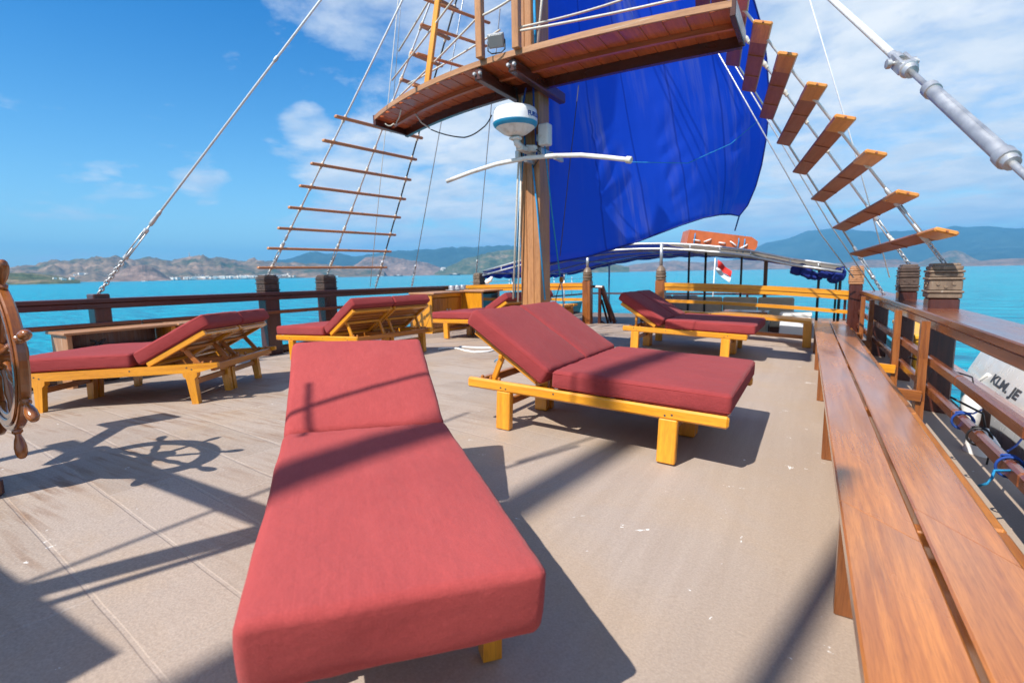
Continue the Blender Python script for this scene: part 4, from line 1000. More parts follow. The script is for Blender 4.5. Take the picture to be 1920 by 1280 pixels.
shroud_ladder('broad ladder of reddish wooden planks rising from the right railing, seen from below', rb, TOP, Rr, right_rung, None, ['wire_white', 'wire_white', 'wire'], None, (4.2, 6.3, .8))
# ---------------------------------------------------------------- heavy stays
b0 = V((-4.34, 2.97, .865)); d = (TOP+V((0, 0, .15))-b0).normalized()
t = thing('stay', 'steel stay with chain and turnbuckle from the left railing up across the blue sky', 'stay', b0); O = tuple(b0)
MB().tube([b0+d*1.28, TOP+V((0, 0, .15))], .0135, 8).build('stay_wire', M['wire_white'], t, O)
mb = MB(); chain(mb, b0, b0+d*.52, .062, .009); mb.build('chain', M['galv'], t, O)
mb = MB(); turnbuckle(mb, b0+d*.50, d, .62, .0135); mb.lathe(b0+d*1.1, d, [(.013, 0), (.024, .02), (.026, .07), (.02, .16), (.024, .19), (.014, .24)], 10); mb.build('turnbuckle', M['galv'], t, O)
for k in (2.5, 2.62, 4.4): pass
mb = MB(); mb.lathe(b0+d*3.6, d, [(.014, 0), (.022, .02), (.022, .06), (.014, .08)], 8); mb.build('clamp', M['galv'], t, O)
rb0 = V((4.33, 2.70, .69))
pA = on_a(1915, 322, 2.0); pB = on_a(1560, 0, 3.55)
T2 = pA+(pB-pA)*2.9; d = (T2-pA).normalized(); q0 = pA-d*.95
t = thing('stay', 'thick galvanised stay with a heavy turnbuckle crossing the top right sky', 'stay', q0); O = tuple(q0)
s0 = on_a(1715, 128, 2.6); 
def along(u, v):   # nearest point of the stay to a sight line
    best = min((((lerp(q0, T2, k/600)-V(EYE)).normalized()-V(sight(u, v)).normalized()).length, k) for k in range(601)); return lerp(q0, T2, best[1]/600)
a1, a2, a3, a4 = along(1690, 112), along(1722, 140), along(1745, 165), along(1895, 303)
MB().tube([a1, T2], .015, 10).build('stay_wire', M['wire_white'], t, O)
x = d.cross(V((0, 0, 1))).normalized(); y = d.cross(x)
mb = MB(); mb.lathe(a1+d*.10, -d, [(.016, 0), (.017, .05), (.024, .051), (.024, .10), (.019, .101)], 16)
for s in (-1, 1): mb.bar(a1+x*.021*s+d*.035, a1+x*.021*s-d*.085, .052, .013, up=x, c=.006)
mb.lathe(a1-d*.045, -d, [(.017, 0), (.019, .03), (.031, .031), (.033, .055), (.028, .058), (.024, .085), (.012, .086)], 16)
mb.lathe(a1-d*.015-x*.055, x, [(.004, 0), (.019, .001), (.019, .016), (.009, .0165), (.009, .088), (.018, .0885), (.018, .106), (.010, .1065), (.010, .116)], 6)
mb.build('shackle', M['galv'], t, O)
mb = MB(); mb.tube([a1-d*.1, q0], .010, 10); L_ = (a4-a3).length
mb.lathe(a3, -d, [(.010, -.004), (.029, -.003), (.029, .034), (.0235, .0345), (.0235, L_-.045), (.030, L_-.0445), (.030, L_-.01), (.024, L_-.0095), (.022, L_+.012), (.011, L_+.0125)], 14)
for s in (-1, 1): mb.bar(a3-d*.09+y*.0225*s, a3-d*(L_-.11)+y*.0225*s, .012, .004, up=y, c=.001)
mb.build('turnbuckle', M['galv'], t, O)
mb = MB(); mb.tube([q0, lerp(q0, rb0, .5), rb0], .010, 8); mb.build('rod', M['galv'], t, O)
# ---------------------------------------------------------------- light lines
def rope(label, pts, r, mat, cat='rope', group=None, name='rope', sag=0, n=6):
    P = []
    for a, b in zip(pts[:-1], pts[1:]): P += catenary(a, b, sag, 10)[:-1] if sag else [V(a)]
    P.append(V(pts[-1]))
    return tag(MB().tube(P, r, n).build(name, M[mat], None, tuple(V(pts[0]))), label, cat, group)
z1 = V((-.1, 6.6, 7.4))
p = on_t(826, 235, -1.2)
def shr(label, u0, v0, t0, u1, v1, a1, mat='wire', r=.008, ext=1.0, knot=True):
    b = on_t(u0, v0, t0); q = on_a(u1, v1, a1); q = b+(q-b)*ext; d = (q-b).normalized()
    t = thing('backstay', label, 'stay', b); O = tuple(b)
    if knot:
        MB().tube([b+d*.62, q], r, 6).build('stay_wire', M[mat], t, O)
        mb = MB(); chain(mb, b, b+d*.30, .05, .007); turnbuckle(mb, b+d*.28, d, .36, .010); mb.build('turnbuckle', M['galv'], t, O)
    else: MB().tube([b, q], r, 6).build('stay_wire', M[mat], t, O)
shr('thin wire stay rising from the left rail just right of the rung ladder', 772, 538, -4.12, 838, 170, 7.0, ext=1.35)
shr('thin wire stay rising from the carved corner post left of the mast', 893, 511, -4.02, 921, 200, 7.2, ext=1.3)
shr('pale thin rope hanging between the middle and the dark wire of the rung ladder', 694, 537, -4.1, 728, 190, 6.8, mat='rope', r=.006, ext=1.5, knot=False)
shr('thin wire rising from behind the rung ladder up past the left end of the platform', 733, 250, -3.0, 752, 0, 6.4, mat='wire', r=.006, ext=1.3, knot=False)
r1 = on_a(1518, 0, 8.0); r2 = on_a(1603, 285, 8.6); r3 = on_a(1668, 520, 9.2)
rope('thin pale wire slanting down behind the plank ladder to the right rail', [r1+(r1-r2)*.5, r2, r3], .008, 'wire_white')
for (u0, v0, u1, v1, u2, v2, lab) in ((1432, 250, 1540, 440, 1600, 520, 'thin grey line hanging left of the plank ladder, the lower of two'), (1445, 235, 1556, 420, 1640, 545, 'thin grey wire hanging left of the plank ladder, the upper of two')):
    a = on_a(u0, v0, 8.6); b = on_a(u1, v1, 9.3); c = on_a(u2, v2, 10.0); rope(lab, [a+(a-b)*.8, b, c], .010, 'wire')
rope('white rope running down the left side of the mast to a cleat', [on_a(962, 560, 5.499), on_a(971, 330, 5.499), on_a(980, 180, 5.499)], .012, 'rope')
rope('white rope close beside the mast, the inner of the pair at its left side', [on_a(971, 566, 5.517), on_a(975, 420, 5.517), on_a(977, 300, 5.517)], .011, 'rope')
rope('pale blue rope between the two white ropes left of the mast', [on_a(966, 558, 5.535), on_a(973, 400, 5.535), on_a(984, 258, 5.535)], .008, 'rope_blue')
rope('blue rope running down the front of the mast from below the pipe', [on_a(998, 305, 5.561), on_a(1007, 390, 5.561), on_a(1022, 562, 5.553)], .010, 'rope_blue')
rope('blue rope slanting from the mast down to the wooden block on its right', [on_a(1020, 262, 5.544), on_a(1035, 400, 5.766), on_a(1050, 518, 6.120)], .009, 'rope_blue')
bl = on_a(1053, 524, 6.138)
t = thing('rope_block', 'small orange wooden rope block hanging right of the mast foot', 'block', bl); O = tuple(bl)
MB().rbox(bl, (1, 0, 0), (0, 1, 0), (0, 0, 1), .026, .022, .036, .014).build('cheek', M['varnish_dark'], t, O)
MB().lathe(bl+V((-.03, 0, 0)), (1, 0, 0), [(.012, 0), (.012, .06)], 10).build('pin', M['galv'], t, O)
rope('blue line below the wooden block tied off right of the mast foot', [bl+V((0, 0, -.03)), on_a(1056, 570, 6.120), on_a(1057, 590, 6.120)], .007, 'rope_blue')
rope('dark thin line from the block to the deck right of the mast foot', [bl+V((-.01, .0, -.03)), on_a(1043, 556, 6.120), on_a(1040, 590, 6.120)], .006, 'wire_dark')
rope('black cable sagging between the platform end and the radar', [on_a(808, 243, 5.588), on_a(870, 258, 5.411), on_a(905, 240, 5.366), on_a(922, 216, 5.322)], .008, 'black', 'cable', sag=.02)
rope('frayed rope end dangling under the left tip of the platform', [on_z(752, 205, 3.16), on_a(745, 226, 5.455), on_a(738, 232, 5.411), on_a(722, 232, 5.322)], .008, 'rope', sag=.03)
rope('short pale rope hanging under the left part of the platform', [on_z(777, 210, 3.16), on_a(790, 230, 5.588), on_a(806, 241, 5.632)], .010, 'rope', sag=.0)
for i, (u0, u1) in enumerate(((968, 972), (986, 980), (1000, 1001))):
    rope(['black cable from the platform to the top of the radar', 'blue rope passing behind the radar up to the platform', 'dark cable running down the mast beside the radar'][i], [on_a(u0, 165, 5.455), on_a(u1, 200, 5.517), on_a(u1+6, 300, 5.553)], .010, ['black', 'rope_navy', 'rope_navy'][i], ['cable', 'rope', 'cable'][i])
rope('blue rope on the mast above the platform', [on_a(1004, 88, 5.499), on_a(1003, 40, 5.499), on_a(1000, -40, 5.544)], .016, 'rope_blue')
rope('pale rope slanting up along the mast above the platform', [on_a(1008, 86, 5.455), on_a(1016, 0, 5.499), on_a(1024, -90, 5.544)], .014, 'rope')
# ---------------------------------------------------------------- sail
fu = [(1026, 494), (1100, 482), (1150, 467), (1195, 453), (1240, 436), (1280, 421), (1320, 408), (1350, 402.5), (1370, 402), (1386, 405)]
lu_ = [(1386, 405), (1402, 385), (1417, 350), (1428, 310), (1436, 265), (1441, 215), (1441, 160), (1437, 105), (1428, 50), (1412, -5), (1390, -70), (1362, -140), (1325, -220), (1280, -310), (1225, -410), (1150, -520)]
N = 80
def samp(P, k):
    x = k*(len(P)-1); i = min(int(x), len(P)-2); f = x-i; return (P[i][0]+(P[i+1][0]-P[i][0])*f, P[i][1]+(P[i+1][1]-P[i][1])*f)
foot = []
for j in range(N+1):
    k = j/N; u, v = samp(fu, k); foot.append(on_a(u, v, 6.03+3.60*k**1.05))
leech = []
for i in range(N+1):
    k = i/N; u, v = samp(lu_, k); leech.append(on_a(u, v, 9.63-2.93*k**1.25))
luff = [V((.40, 5.96, foot[0].z+(6.6-foot[0].z)*i/N)) for i in range(N+1)]
luff[0] = foot[0]
G = []
nb = V((-.9, .43, 0))
for i in range(N+1):
    s = i/N; row = []
    for j in range(N+1):
        r = j/N
        lin = lerp(luff[i], leech[i], r)
        fdev = foot[j]-lerp(foot[0], foot[-1], r)
        p = lin+fdev*(1-s)**1.3
        e = min(1, s*6)*min(1, r*8)*min(1, (1-r)*8)
        p += nb*(.55*math.sin(math.pi*r)*math.sin(math.pi*min(1, s*.95+.02)))
        # hard gathers pulled by the lacing: fans of creases
        wr = 0
        for (r0, w0) in ((.20, .11), (.52, .10), (.83, .08)):
            z = p.z; side = (r-r0)/w0
            if 0 <= side <= 1.6:
                amp = math.exp(-((z-2.4)/.75)**2)*(1-side/1.6)
                wr += .055*amp*(abs(math.sin((z-.35*(r-r0)*9)*11+r0*40+2*mnoise.noise(V((z*2, r0*9, 0)))))**.6-.6)
        wr += .03*mnoise.fractal(V((r*3, s*4, 4)), 1, 2, 3)+.010*mnoise.noise(V((r*22, s*2.4, 1)))
        p += V((.9, -.43, 0))*wr*e
        row.append(p)
    G.append(row)
t = thing('sail', 'big deep blue sail bellying out to the right of the mast', 'sail', foot[0]); O = tuple(foot[0])
# refine the sheet so that the creases read
H = []
MBs = MB().grid(G, True, 1); so_ = MBs.build('sailcloth', M['sail'], t, O)
MB().tube(foot, .012, 6).build('foot_rope', M['tarp'], t, O); MB().tube(leech, .011, 6).build('leech_rope', M['tarp'], t, O)
rope('thin dark line from the lower corner of the blue sail to the orange case', [foot[-1], on_a(1378, 432, 10.200)], .012, 'rope_navy')
rope('very thin blue line drooping across the blue sail', [on_a(1180, 304, 5.411), on_a(1290, 306, 6.209), on_a(1370, 270, 7.007), on_a(1420, 228, 7.451)], .004, 'rope_blue')
a_ = on_a(1062, 300, 5.854); rope('thin dark line running down over the left part of the blue sail', [on_a(1085, 160, 5.810), on_a(1066, 330, 5.854), on_a(1050, 480, 5.943)], .005, 'wire_dark')
ZA = -.55      # level of the after deck
# ---------------------------------------------------------------- awning over the lower after deck
arch = [(905, 508.5), (940, 499), (975, 489), (1010, 480), (1060, 469), (1110, 463), (1160, 459), (1200, 457), (1242, 456.5), (1294, 458.5), (1350, 463), (1408, 470), (1482, 485), (1535, 492), (1580, 498.5)]
A0 = [on_a(u, v, 10.75) for u, v in arch]
aw = thing('awning', 'blue canopy on arched white tubes over the lower aft deck', 'awning', (0, 13, ZA)); O = tuple(aw.location)
def arch_at(k, da, dz=0): return V((A0[k].x*(1+.004*da), 10.75+da, A0[k].z+dz-.012*da))
ks = range(len(A0))
for nm, off, r in (('front_tube', 0, .022), ('front_tube', -.105, .022)):
    MB().tube([arch_at(k, 0, off) for k in ks], r, 10).build(nm, M['galv'], aw, O)
mb = MB()
for k in (1, 3, 9, 10, 11, 12, 13): mb.tube([arch_at(k, 0, 0), arch_at(k, 0, -.105)], .014, 8)
mb.build('tube_spacers', M['galv'], aw, O)
for da in (1.6, 3.2, 4.8):
    MB().tube([arch_at(k, da, -.075) for k in ks], .02, 8).build('rib_tube', M['galv'], aw, O)
mb = MB()
for k in (0, 3, 6, 8, 11, 14): mb.tube([arch_at(k, .02, -.05), arch_at(k, 4.9, -.05)], .016, 8)
mb.build('long_tube', M['galv'], aw, O)
def cloth_grid(k0, k1): return [[arch_at(k, da, .012+.008*math.sin(da*2.1+k)-.02*abs(math.sin(da*math.pi/1.6))) for k in range(k0, k1+1)] for da in np.linspace(.04, 5.2, 40)]
MB().grid(cloth_grid(0, 8)).build('canopy_cloth', M['tarp'], aw, O)
MB().grid(cloth_grid(8, len(A0)-1)).build('canopy_lining', M['canvas'], aw, O)
for side, k in ((-1, 0), (1, len(A0)-1)):
    G = []
    for i in range(61):
        da = .05+5.1*i/60; b = arch_at(k, da, 0); dr = .15+.035*abs(math.sin(i*math.pi/6)) if side < 0 else .12+.10*abs(math.sin(i*.33))+.03*math.sin(i*1.7)
        G.append([b+V((side*(.02+.02*math.sin(i*.8+j)), 0, -dr*j/4)) for j in range(5)])
    MB().grid(G).build('valance', M['tarp'], aw, O)
# far edge valance
G = []
for i in range(len(A0)*5-4):
    k = i/5; k0 = min(int(k), len(A0)-2); b = lerp(arch_at(k0, 5.2), arch_at(k0+1, 5.2), k-k0); dr = .10+.03*abs(math.sin(i*.6)); G.append([b, b+V((0, .02, -dr*.5)), b+V((0, 0, -dr))])
MB().grid(G).build('valance', M['tarp'], aw, O)
for k, da, mt in ((0, 5.0, 'galv'), (3, 4.9, 'galv'), (9, 1.7, 'black'), (10, 3.3, 'black'), (8, 2.6, 'black'), (11, 3.2, 'dark_mahogany'), (13, 2.2, 'black'), (14, 1.0, 'black'), (14, 4.8, 'black'), (0, 1.5, 'galv')):
    b = arch_at(k, da, -.03); MB().tube([V((b.x, b.y, ZA)), b], .026 if mt != 'dark_mahogany' else .045, 8).build('pole', M[mt], aw, O)
rb_ = MB(); c = on_a(1532, 515, 11.0)
for i in range(9):
    q = c+V((.085*(i-4), .1*math.sin(i*2.1), .04*math.sin(i*1.3)-.02*(i-4) if i < 8 else 0)); rb_.rbox(q, V((1, .3, -.25)).normalized(), V((-.3, 1, 0)).normalized(), V((.2, 0, 1)).normalized(), .085, .09, .075+.035*math.sin(i), .05, 3, 3, 2, lambda q_, n_: n_*mnoise.noise(q_*14+V((i, 0, 0)))*.025)
tag(rb_.build('rolled_cloth', M['tarp'], None, tuple(c)), 'bunched roll of dark blue cloth hanging at the right end of the awning', 'rolled cloth')
# case on the awning roof
c0 = on_a(1287, 457, 11.6); c1 = on_a(1418, 472, 12.2); h0 = on_a(1291, 430, 11.6).z-c0.z
t = thing('raft_case', 'orange-brown life raft case with white handles lying on top of the awning', 'raft case', (c0+c1)/2); O = tuple((c0+c1)/2)
X = (c1-c0).normalized(); Y = V((-X.y, X.x, 0)).normalized(); Z = X.cross(Y); Lc = (c1-c0).length
mb = MB(); a, b_, cc = Lc/2, .32, h0/2; ctr = (c0+c1)/2+Y*b_+Z*cc
poly = [(-a, -cc), (a*.93, -cc), (a, -cc*.3), (a*.99, cc*.45), (a*.80, cc*.95), (-a*.2, cc), (-a*.97, cc*1.02)]
mb.prism([ctr+X*x+Z*z-Y*b_ for x, z in poly][::-1], Y, 2*b_); case = mb.build('case_body', M['raft'], t, O)
mb = MB()
for k in (-.72, -.42, .0, .32, .62):
    q = ctr+X*a*k-Y*(b_+.02)+Z*(-.05+.03*math.sin(k*9)); dv = X*.07+Z*(.05*math.sin(k*13)); mb.tube([q-dv+Y*.02, q-dv*.5-Y*.015, q+dv*.5-Y*.015, q+dv+Y*.02], .014, 6)
mb.build('rope_handle', M['white'], case, O)
mb = MB()
for k in (-.8, .45, .62): q = ctr+X*a*k; mb.tube([q-Y*(b_+.03)-Z*(cc+.06), q-Y*(b_+.02)+Z*cc*.2, q-Y*(b_-.05)+Z*(cc+.02)], .012, 6)
mb.build('lashing', M['rope_blue'], t, O)
# flag
fp = on_a(1336, 545, 17.6); ft = on_a(1341, 484, 17.6)
t = thing('flag', 'red over white flag on a thin white pole under the awning', 'flag', fp); O = tuple(fp)
MB().tube([V((fp.x, fp.y, ZA)), ft], .018, 8).build('flag_pole', M['white'], t, O)
def cloth(a_, b_, c_, d_, m_, nm):
    G = [[lerp(lerp(a_, b_, j/8), lerp(d_, c_, j/8), i/6)+V((.03, -.05, 0))*math.sin(j*.9+i*.3) for j in range(9)] for i in range(7)]; MB().grid(G).build(nm, m_, t, O)
q = lambda u, v, da=0: on_a(u, v, 17.6+da)
cloth(q(1346, 487), q(1371, 508, .2), q(1369, 520, .2), q(1344, 501), M['flag_red'], 'red_half')
cloth(q(1344, 501), q(1369, 520, .2), q(1367, 531, .2), q(1340, 506), M['flag_white'], 'white_half')
# furniture below
def sofa(label, x0, x1, a0, a1, z0, z1, mat='stone_cushion', n=3):
    t = thing('sofa', label, 'sofa', ((x0+x1)/2, (a0+a1)/2, ZA)); O = tuple(t.location)
    MB().bar(((x0+x1)/2, a0, ZA+.13), ((x0+x1)/2, a1, ZA+.13), x1-x0, .25, c=.02).build('base', M['dark_mahogany'], t, O)
    for i in range(n):
        w = (x1-x0)/n; xc = x0+w*(i+.5)
        MB().rbox((xc, (a0+a1)/2-.05, ZA+.34), (1, 0, 0), (0, 1, 0), (0, 0, 1), w/2-.01, (a1-a0)/2-.05, .09, .04).build('seat_cushion', M[mat], t, O)
        MB().rbox((xc, a1-.1, (z1+ZA+.43)/2), (1, 0, 0), (0, 1, 0), (0, 0, 1), w/2-.01, .09, (z1-ZA-.43)/2, .05).build('back_cushion', M[mat], t, O)
sofa('taupe cushioned sofa on the lower deck seen under the right aft rail', .6, 3.0, 13.2, 14.0, -1, .35)
sofa('taupe cushioned seat on the lower deck seen through the gate', -.9, .55, 14.6, 15.4, -1, .32, n=2)
t = thing('storage_box', 'beige box standing on the lower deck below the right aft bench', 'box', (2.2, 11.4, ZA)); O = tuple(t.location)
MB().rbox((2.2, 11.4, ZA+.34), (1, 0, 0), (0, 1, 0), (0, 0, 1), .4, .3, .36, .02).build('box_body', M['canvas'], t, O); MB().rbox((2.2, 11.4, ZA+.72), (1, 0, 0), (0, 1, 0), (0, 0, 1), .42, .32, .025, .012).build('lid', M['stanchion'], t, O)
t = thing('storage_box', 'white cool box standing on the lower deck near the right corner', 'box', (3.1, 11.2, ZA)); O = tuple(t.location)
MB().rbox((3.1, 11.2, ZA+.34), (1, 0, 0), (0, 1, 0), (0, 0, 1), .26, .24, .36, .03).build('box_body', M['white'], t, O); MB().rbox((3.1, 11.2, ZA+.715), (1, 0, 0), (0, 1, 0), (0, 0, 1), .27, .25, .03, .02).build('lid', M['white_old'], t, O)
t = thing('low_table', 'dark low table with shelf on the lower deck behind the aft bench', 'table', (1.6, 12.2, ZA)); O = tuple(t.location)
MB().bar((.9, 12.2, ZA+.42), (2.6, 12.2, ZA+.42), .7, .05).build('tabletop', M['dark_mahogany'], t, O)
for x in (.95, 2.55):
    for y in (11.92, 12.48): MB().bar((x, y, ZA), (x, y, ZA+.395), .06, .06, up=(1, 0, 0)).build('leg', M['dark_mahogany'], t, O)
# far gunwale of the lower deck
t = thing('stern_railing', 'low dark rail of the lower deck beyond the aft rail', 'railing', (0, 18, ZA)); O = tuple(t.location)
for (p, q) in (((-4.3, 11, .28), (-4.2, 18.5, .2)), ((4.4, 11, .24), (4.2, 18.5, .2)), ((-4.2, 18.5, .22), (4.2, 18.5, .22))): MB().bar(p, q, .14, .06).build('rail_bar', M['dark_mahogany'], t, O)
for (x, y) in [(-4.3, 12), (-4.25, 15), (4.35, 12), (4.3, 15), (-4.2, 18.4), (-1.5, 18.5), (1.5, 18.5), (4.2, 18.4)]: MB().bar((x, y, ZA), (x, y, .25), .07, .07, up=(1, 0, 0)).build('rail_post', M['dark_mahogany'], t, O)
mb = MB()
for z in (.55, .82):
    mb.tube([(-4.3, 11, z), (-4.3, 18.5, z-.04)], .008, 6)
for y in (11.5, 13, 14.5, 16, 17.5): mb.tube([(-4.3, y, .2), (-4.3, y, .86)], .01, 6)
mb.build('wire_guard', M['wire'], t, O)
# stair at the gate
t = thing('stair', 'dark wooden companion stair with handrails leading down through the gate', 'stair', (0, 10.9, ZA)); O = tuple(t.location)
for x in (-.55, .50):
    MB().bar((x, 10.5, -.1), (x, 11.6, ZA), .05, .18, up=(0, 0, 1)).build('stringer', M['dark_mahogany'], t, O)
for i in range(4): MB().bar((-.55, 10.62+.25*i, -.14-.11*i), (.5, 10.62+.25*i, -.14-.11*i), .2, .035).build('step', M['dark_mahogany'], t, O)
g0 = on_a(1127, 540, 10.45); g1 = on_a(1128, 606, 10.45)
for (u0, v0, u1, v1, aa, ab, w) in ((1125, 537, 1124, 612, 10.45, 10.45, .06), (1129, 537, 1153, 605, 10.45, 10.9, .07), (1129, 548, 1146, 604, 10.5, 10.9, .04), (1128, 562, 1140, 606, 10.5, 10.9, .04), (1108, 537, 1130, 538, 10.42, 10.45, .05)):
    MB().bar(on_a(u0, v0, aa), on_a(u1, v1, ab), w, w, c=.006, up=(1, 0, 0)).build('handrail', M['dark_mahogany'], t, O)
# ---------------------------------------------------------------- cabinets by the left rail
def cabinet(label, t0, t1, a0, a1, zt_, doors, front='doors'):
    zb = deck_z(-3.5, a0); t = thing('cabinet', label, 'cabinet', ((t0+t1)/2, (a0+a1)/2, zb)); O = tuple(t.location)
    h = zt_-zb
    bd = MB(); tc, ac = (t0+t1)/2, (a0+a1)/2
    for a in (a0+.014, a1-.014): bd.bar((tc, a, zb), (tc, a, zt_-.03), .028, t1-t0, up=(1, 0, 0), c=.003)
    bd.bar((t0+.012, ac, zb), (t0+.012, ac, zt_-.03), a1-a0-.06, .02, up=(1, 0, 0), c=.003); bd.bar((tc, a0+.03, zb+.06), (tc, a1-.03, zb+.06), t1-t0-.04, .03)
    if front == 'doors': bd.bar((t1-.02, a0+.03, zt_-.07), (t1-.02, a1-.03, zt_-.07), .03, .08); bd.bar((t1-.02, a0+.03, zb+.05), (t1-.02, a1-.03, zb+.05), .03, .10)
    body = bd.build('carcass', M['varnish'], t, O)
    MB().bar((tc+.03, a0-.03, zt_-.015), (tc+.03, a1+.03, zt_-.015), t1-t0+.1, .035, c=.008).build('worktop', M['fascia'], t, O)
    if front == 'doors':
        w = (a1-a0-.07)/2
        for i in range(2):
            ya = a0+.035+w*i
            d = MB(); d.bar((t1-.004, ya+w/2, zb+.11), (t1-.004, ya+w/2, zt_-.12), w-.006, .022, up=(1, 0, 0)); dd = d.build('door', M['varnish_dark'], t, O)
            MB().lathe((t1+.008, ya+(w-.05 if i == 0 else .05), (zb+zt_)/2+.05), (1, 0, 0), [(.012, 0), (.012, .012), (.02, .02), (.02, .03), (.01, .035)], 12).build('handle', M['galv'], dd, O)
    else:
        MB().bar((t1-.03, ac, zb+.1), (t1-.03, ac, zt_-.08), a1-a0-.14, .03, up=(1, 0, 0)).build('glass_door', M['glass_dark'], t, O)
        mb = MB()
        for a in (a0+.05, a1-.05): mb.bar((t1-.01, a, zb+.05), (t1-.01, a, zt_-.04), .04, .02, up=(1, 0, 0))
        mb.build('door_frame', M['grey'], t, O)
    return t
cabinet('low wooden cabinet with two brown doors beside the left rail', -4.0, -3.42, 8.35, 9.40, .655, 2)
cabinet('yellow sided counter with a dark glass fridge door, right of the two-door cabinet', -3.45, -2.90, 9.42, 10.18, .668, 1, 'fridge')
c = on_t(858, 537, -3.72); c.z = .672
t = thing('cutlery_tray', 'small metal caddy of tableware standing on the cabinet top', 'caddy', c); O = tuple(c)
mb = MB()
for y in (-.22, .0, .2): mb.lathe(c+V((0, y, 0)), (0, 0, 1), [(.06, 0), (.07, .01), (.075, .09), (.07, .10), (.06, .095), (.05, .02)], 14)
mb.build('pots', M['galv'], t, O); MB().bar(c+V((0, -.33, .006)), c+V((0, .31, .006)), .2, .012).build('tray', M['galv'], t, O)
c = on_a(916, 533, 10.32); c.z = aft_z(-3.3)
t = thing('bird_ornament', 'small white bird shaped ornament on the left end of the aft rail', 'ornament', c); O = tuple(c)
MB().rbox(c+V((0, 0, .09)), V((.9, 0, .43)).normalized(), (0, 1, 0), V((-.43, 0, .9)).normalized(), .095, .04, .05, .035).build('ornament_body', M['white'], t, O)
MB().rbox(c+V((.09, 0, .155)), (1, 0, 0), (0, 1, 0), (0, 0, 1), .035, .028, .032, .02).build('head', M['white'], t, O); MB().tube([c, c+V((0, 0, .06))], .01, 6).build('stem', M['white_old'], t, O)
# lockers along the left rail
for (a0, a1, lab) in ((2.40, 3.55, 'open fronted wooden locker with a pale front edge under the left rail, nearer the wheel'), (3.60, 4.20, 'open fronted wooden locker with an orange end panel under the left rail')):
    zt_ = .46; zb = deck_z(4, a0)
    t = thing('locker', lab, 'locker', (-4.0, (a0+a1)/2, zb)); O = tuple(t.location)
    MB().bar((-3.98, a0-.03, zt_-.015), (-3.98, a1+.0, zt_-.015), .5, .03).build('lid', M['fascia'], t, O)
    for a, m_ in ((a0+.03, 'fascia' if a0 < 3 else 'varnish'), (a1-.03, 'varnish')): MB().bar((-3.98, a, zb), (-3.98, a, zt_-.031), .05, .42, up=(1, 0, 0)).build('end_panel', M[m_], t, O)
    MB().bar((-4.18, (a0+a1)/2, zb), (-4.18, (a0+a1)/2, zt_-.031), a1-a0-.12, .02, up=(1, 0, 0)).build('back_panel', M['capgrey'], t, O)
    MB().bar((-3.98, a0+.06, zt_-.22), (-3.98, a1-.06, zt_-.22), .38, .02).build('shelf', M['grate'], t, O)
    mb = MB(); mb.tube([V((-3.85, a0+.25+.05*math.sin(i), zt_-.17+.05*math.cos(i*.8))) +V((0, .012*i, 0)) for i in range(14)], .012, 6); mb.build('stowed_hose', M['black'], t, O)
# hose and twine on the deck
pts = [(822, 654), (838, 652), (858, 653), (872, 657), (890, 660), (915, 659), (930, 655)]
def dk(u, v, h=.012):
    z = -.05
    for _ in range(30): p = on_z(u, v, z); z = .5*z+.5*(deck_z(p.x, p.y)+h)
    return on_z(u, v, z)
rope('white hose lying in a loose bend on the deck behind the nearest double lounger', [dk(*p) for p in pts]+[dk(930, 652), dk(905, 652), dk(880, 651), dk(862, 650)], .014, 'white', 'hose', name='hose')
rope('short curl of blue twine on the deck beside the nearest double lounger', [dk(927, 678, .01), dk(931, 674, .04), dk(938, 674, .05), dk(945, 676, .02)], .007, 'rope_blue', 'twine', name='twine')
# ---------------------------------------------------------------- alongside to starboard: white tender, net, fenders
t = thing('tender_boat', 'white boat alongside with the letters KLM on its side, seen through the right railing', 'boat', (5.9, 6.5, -2.2)); O = tuple(t.location)
def side_t(a, z): return 5.18+.012*(a-6.5)**2+.45*max(z+.6, 0)**1.1
A = np.linspace(2.6, 9.6, 22); G = []
for a in A:
    zt_ = .14
    G.append([V((side_t(a, z), a, z)) for z in np.linspace(zt_, -2.2, 9)])
hull = MB().grid(G)
hull.grid([[r[0]+V((0, 0, 0)), V((r[0].x+1.0, r[0].y, r[0].z+.02))] for r in G]); hull.grid([[V((r[0].x+1.0, r[0].y, r[0].z+.02)), V((r[0].x+.9, r[0].y, -2.2))] for r in G])
for r in (G[0], G[-1]): hull.grid([r, [V((p.x+.95, p.y, p.z)) for p in r]])
h = hull.build('hull', M['white'], t, O)
kp = on_t(1857, 714, 5.2)
for _ in range(20): kp = on_t(1857, 714, side_t(kp.y, kp.z))
def side_txt(c, x0=0):
    a = kp.y-(c.x+x0)*2.5; z = kp.z+c.y; return V((side_t(a, z)-.004-c.z, a, z))
text_mesh('KLM.', .135, 'lettering', M['text_dark'], h, O, side_txt, .004)
text_mesh('JE', .135, 'lettering', M['text_dark'], h, O, lambda c: side_txt(c, .335), .004)
mb = MB()
for (u0, v0, u1, v1) in ((1828, 700, 1812, 726),):
    p = on_t(u0, v0, 5.2); q = on_t(u1, v1, 5.2); mb.tube([V((side_t(p.y, p.z)-.01, p.y, p.z)), V((side_t(q.y, q.z)-.01, q.y, q.z))], .02, 6)
mb.build('hull_rib', M['white_old'], h, O)
b = on_t(1808, 668, 5.2)
MB().bar((side_t(9, -.5)-.03, 2.6, -.52), (side_t(9, -.5)-.03, 9.6, -.50), .07, .10).build('rub_rail', M['grey'], t, O)
MB().bar((5.8, 6.2, .03), (5.8, 9.3, .03), .6, .10, c=.05).build('cover', M['canvas'], t, O)
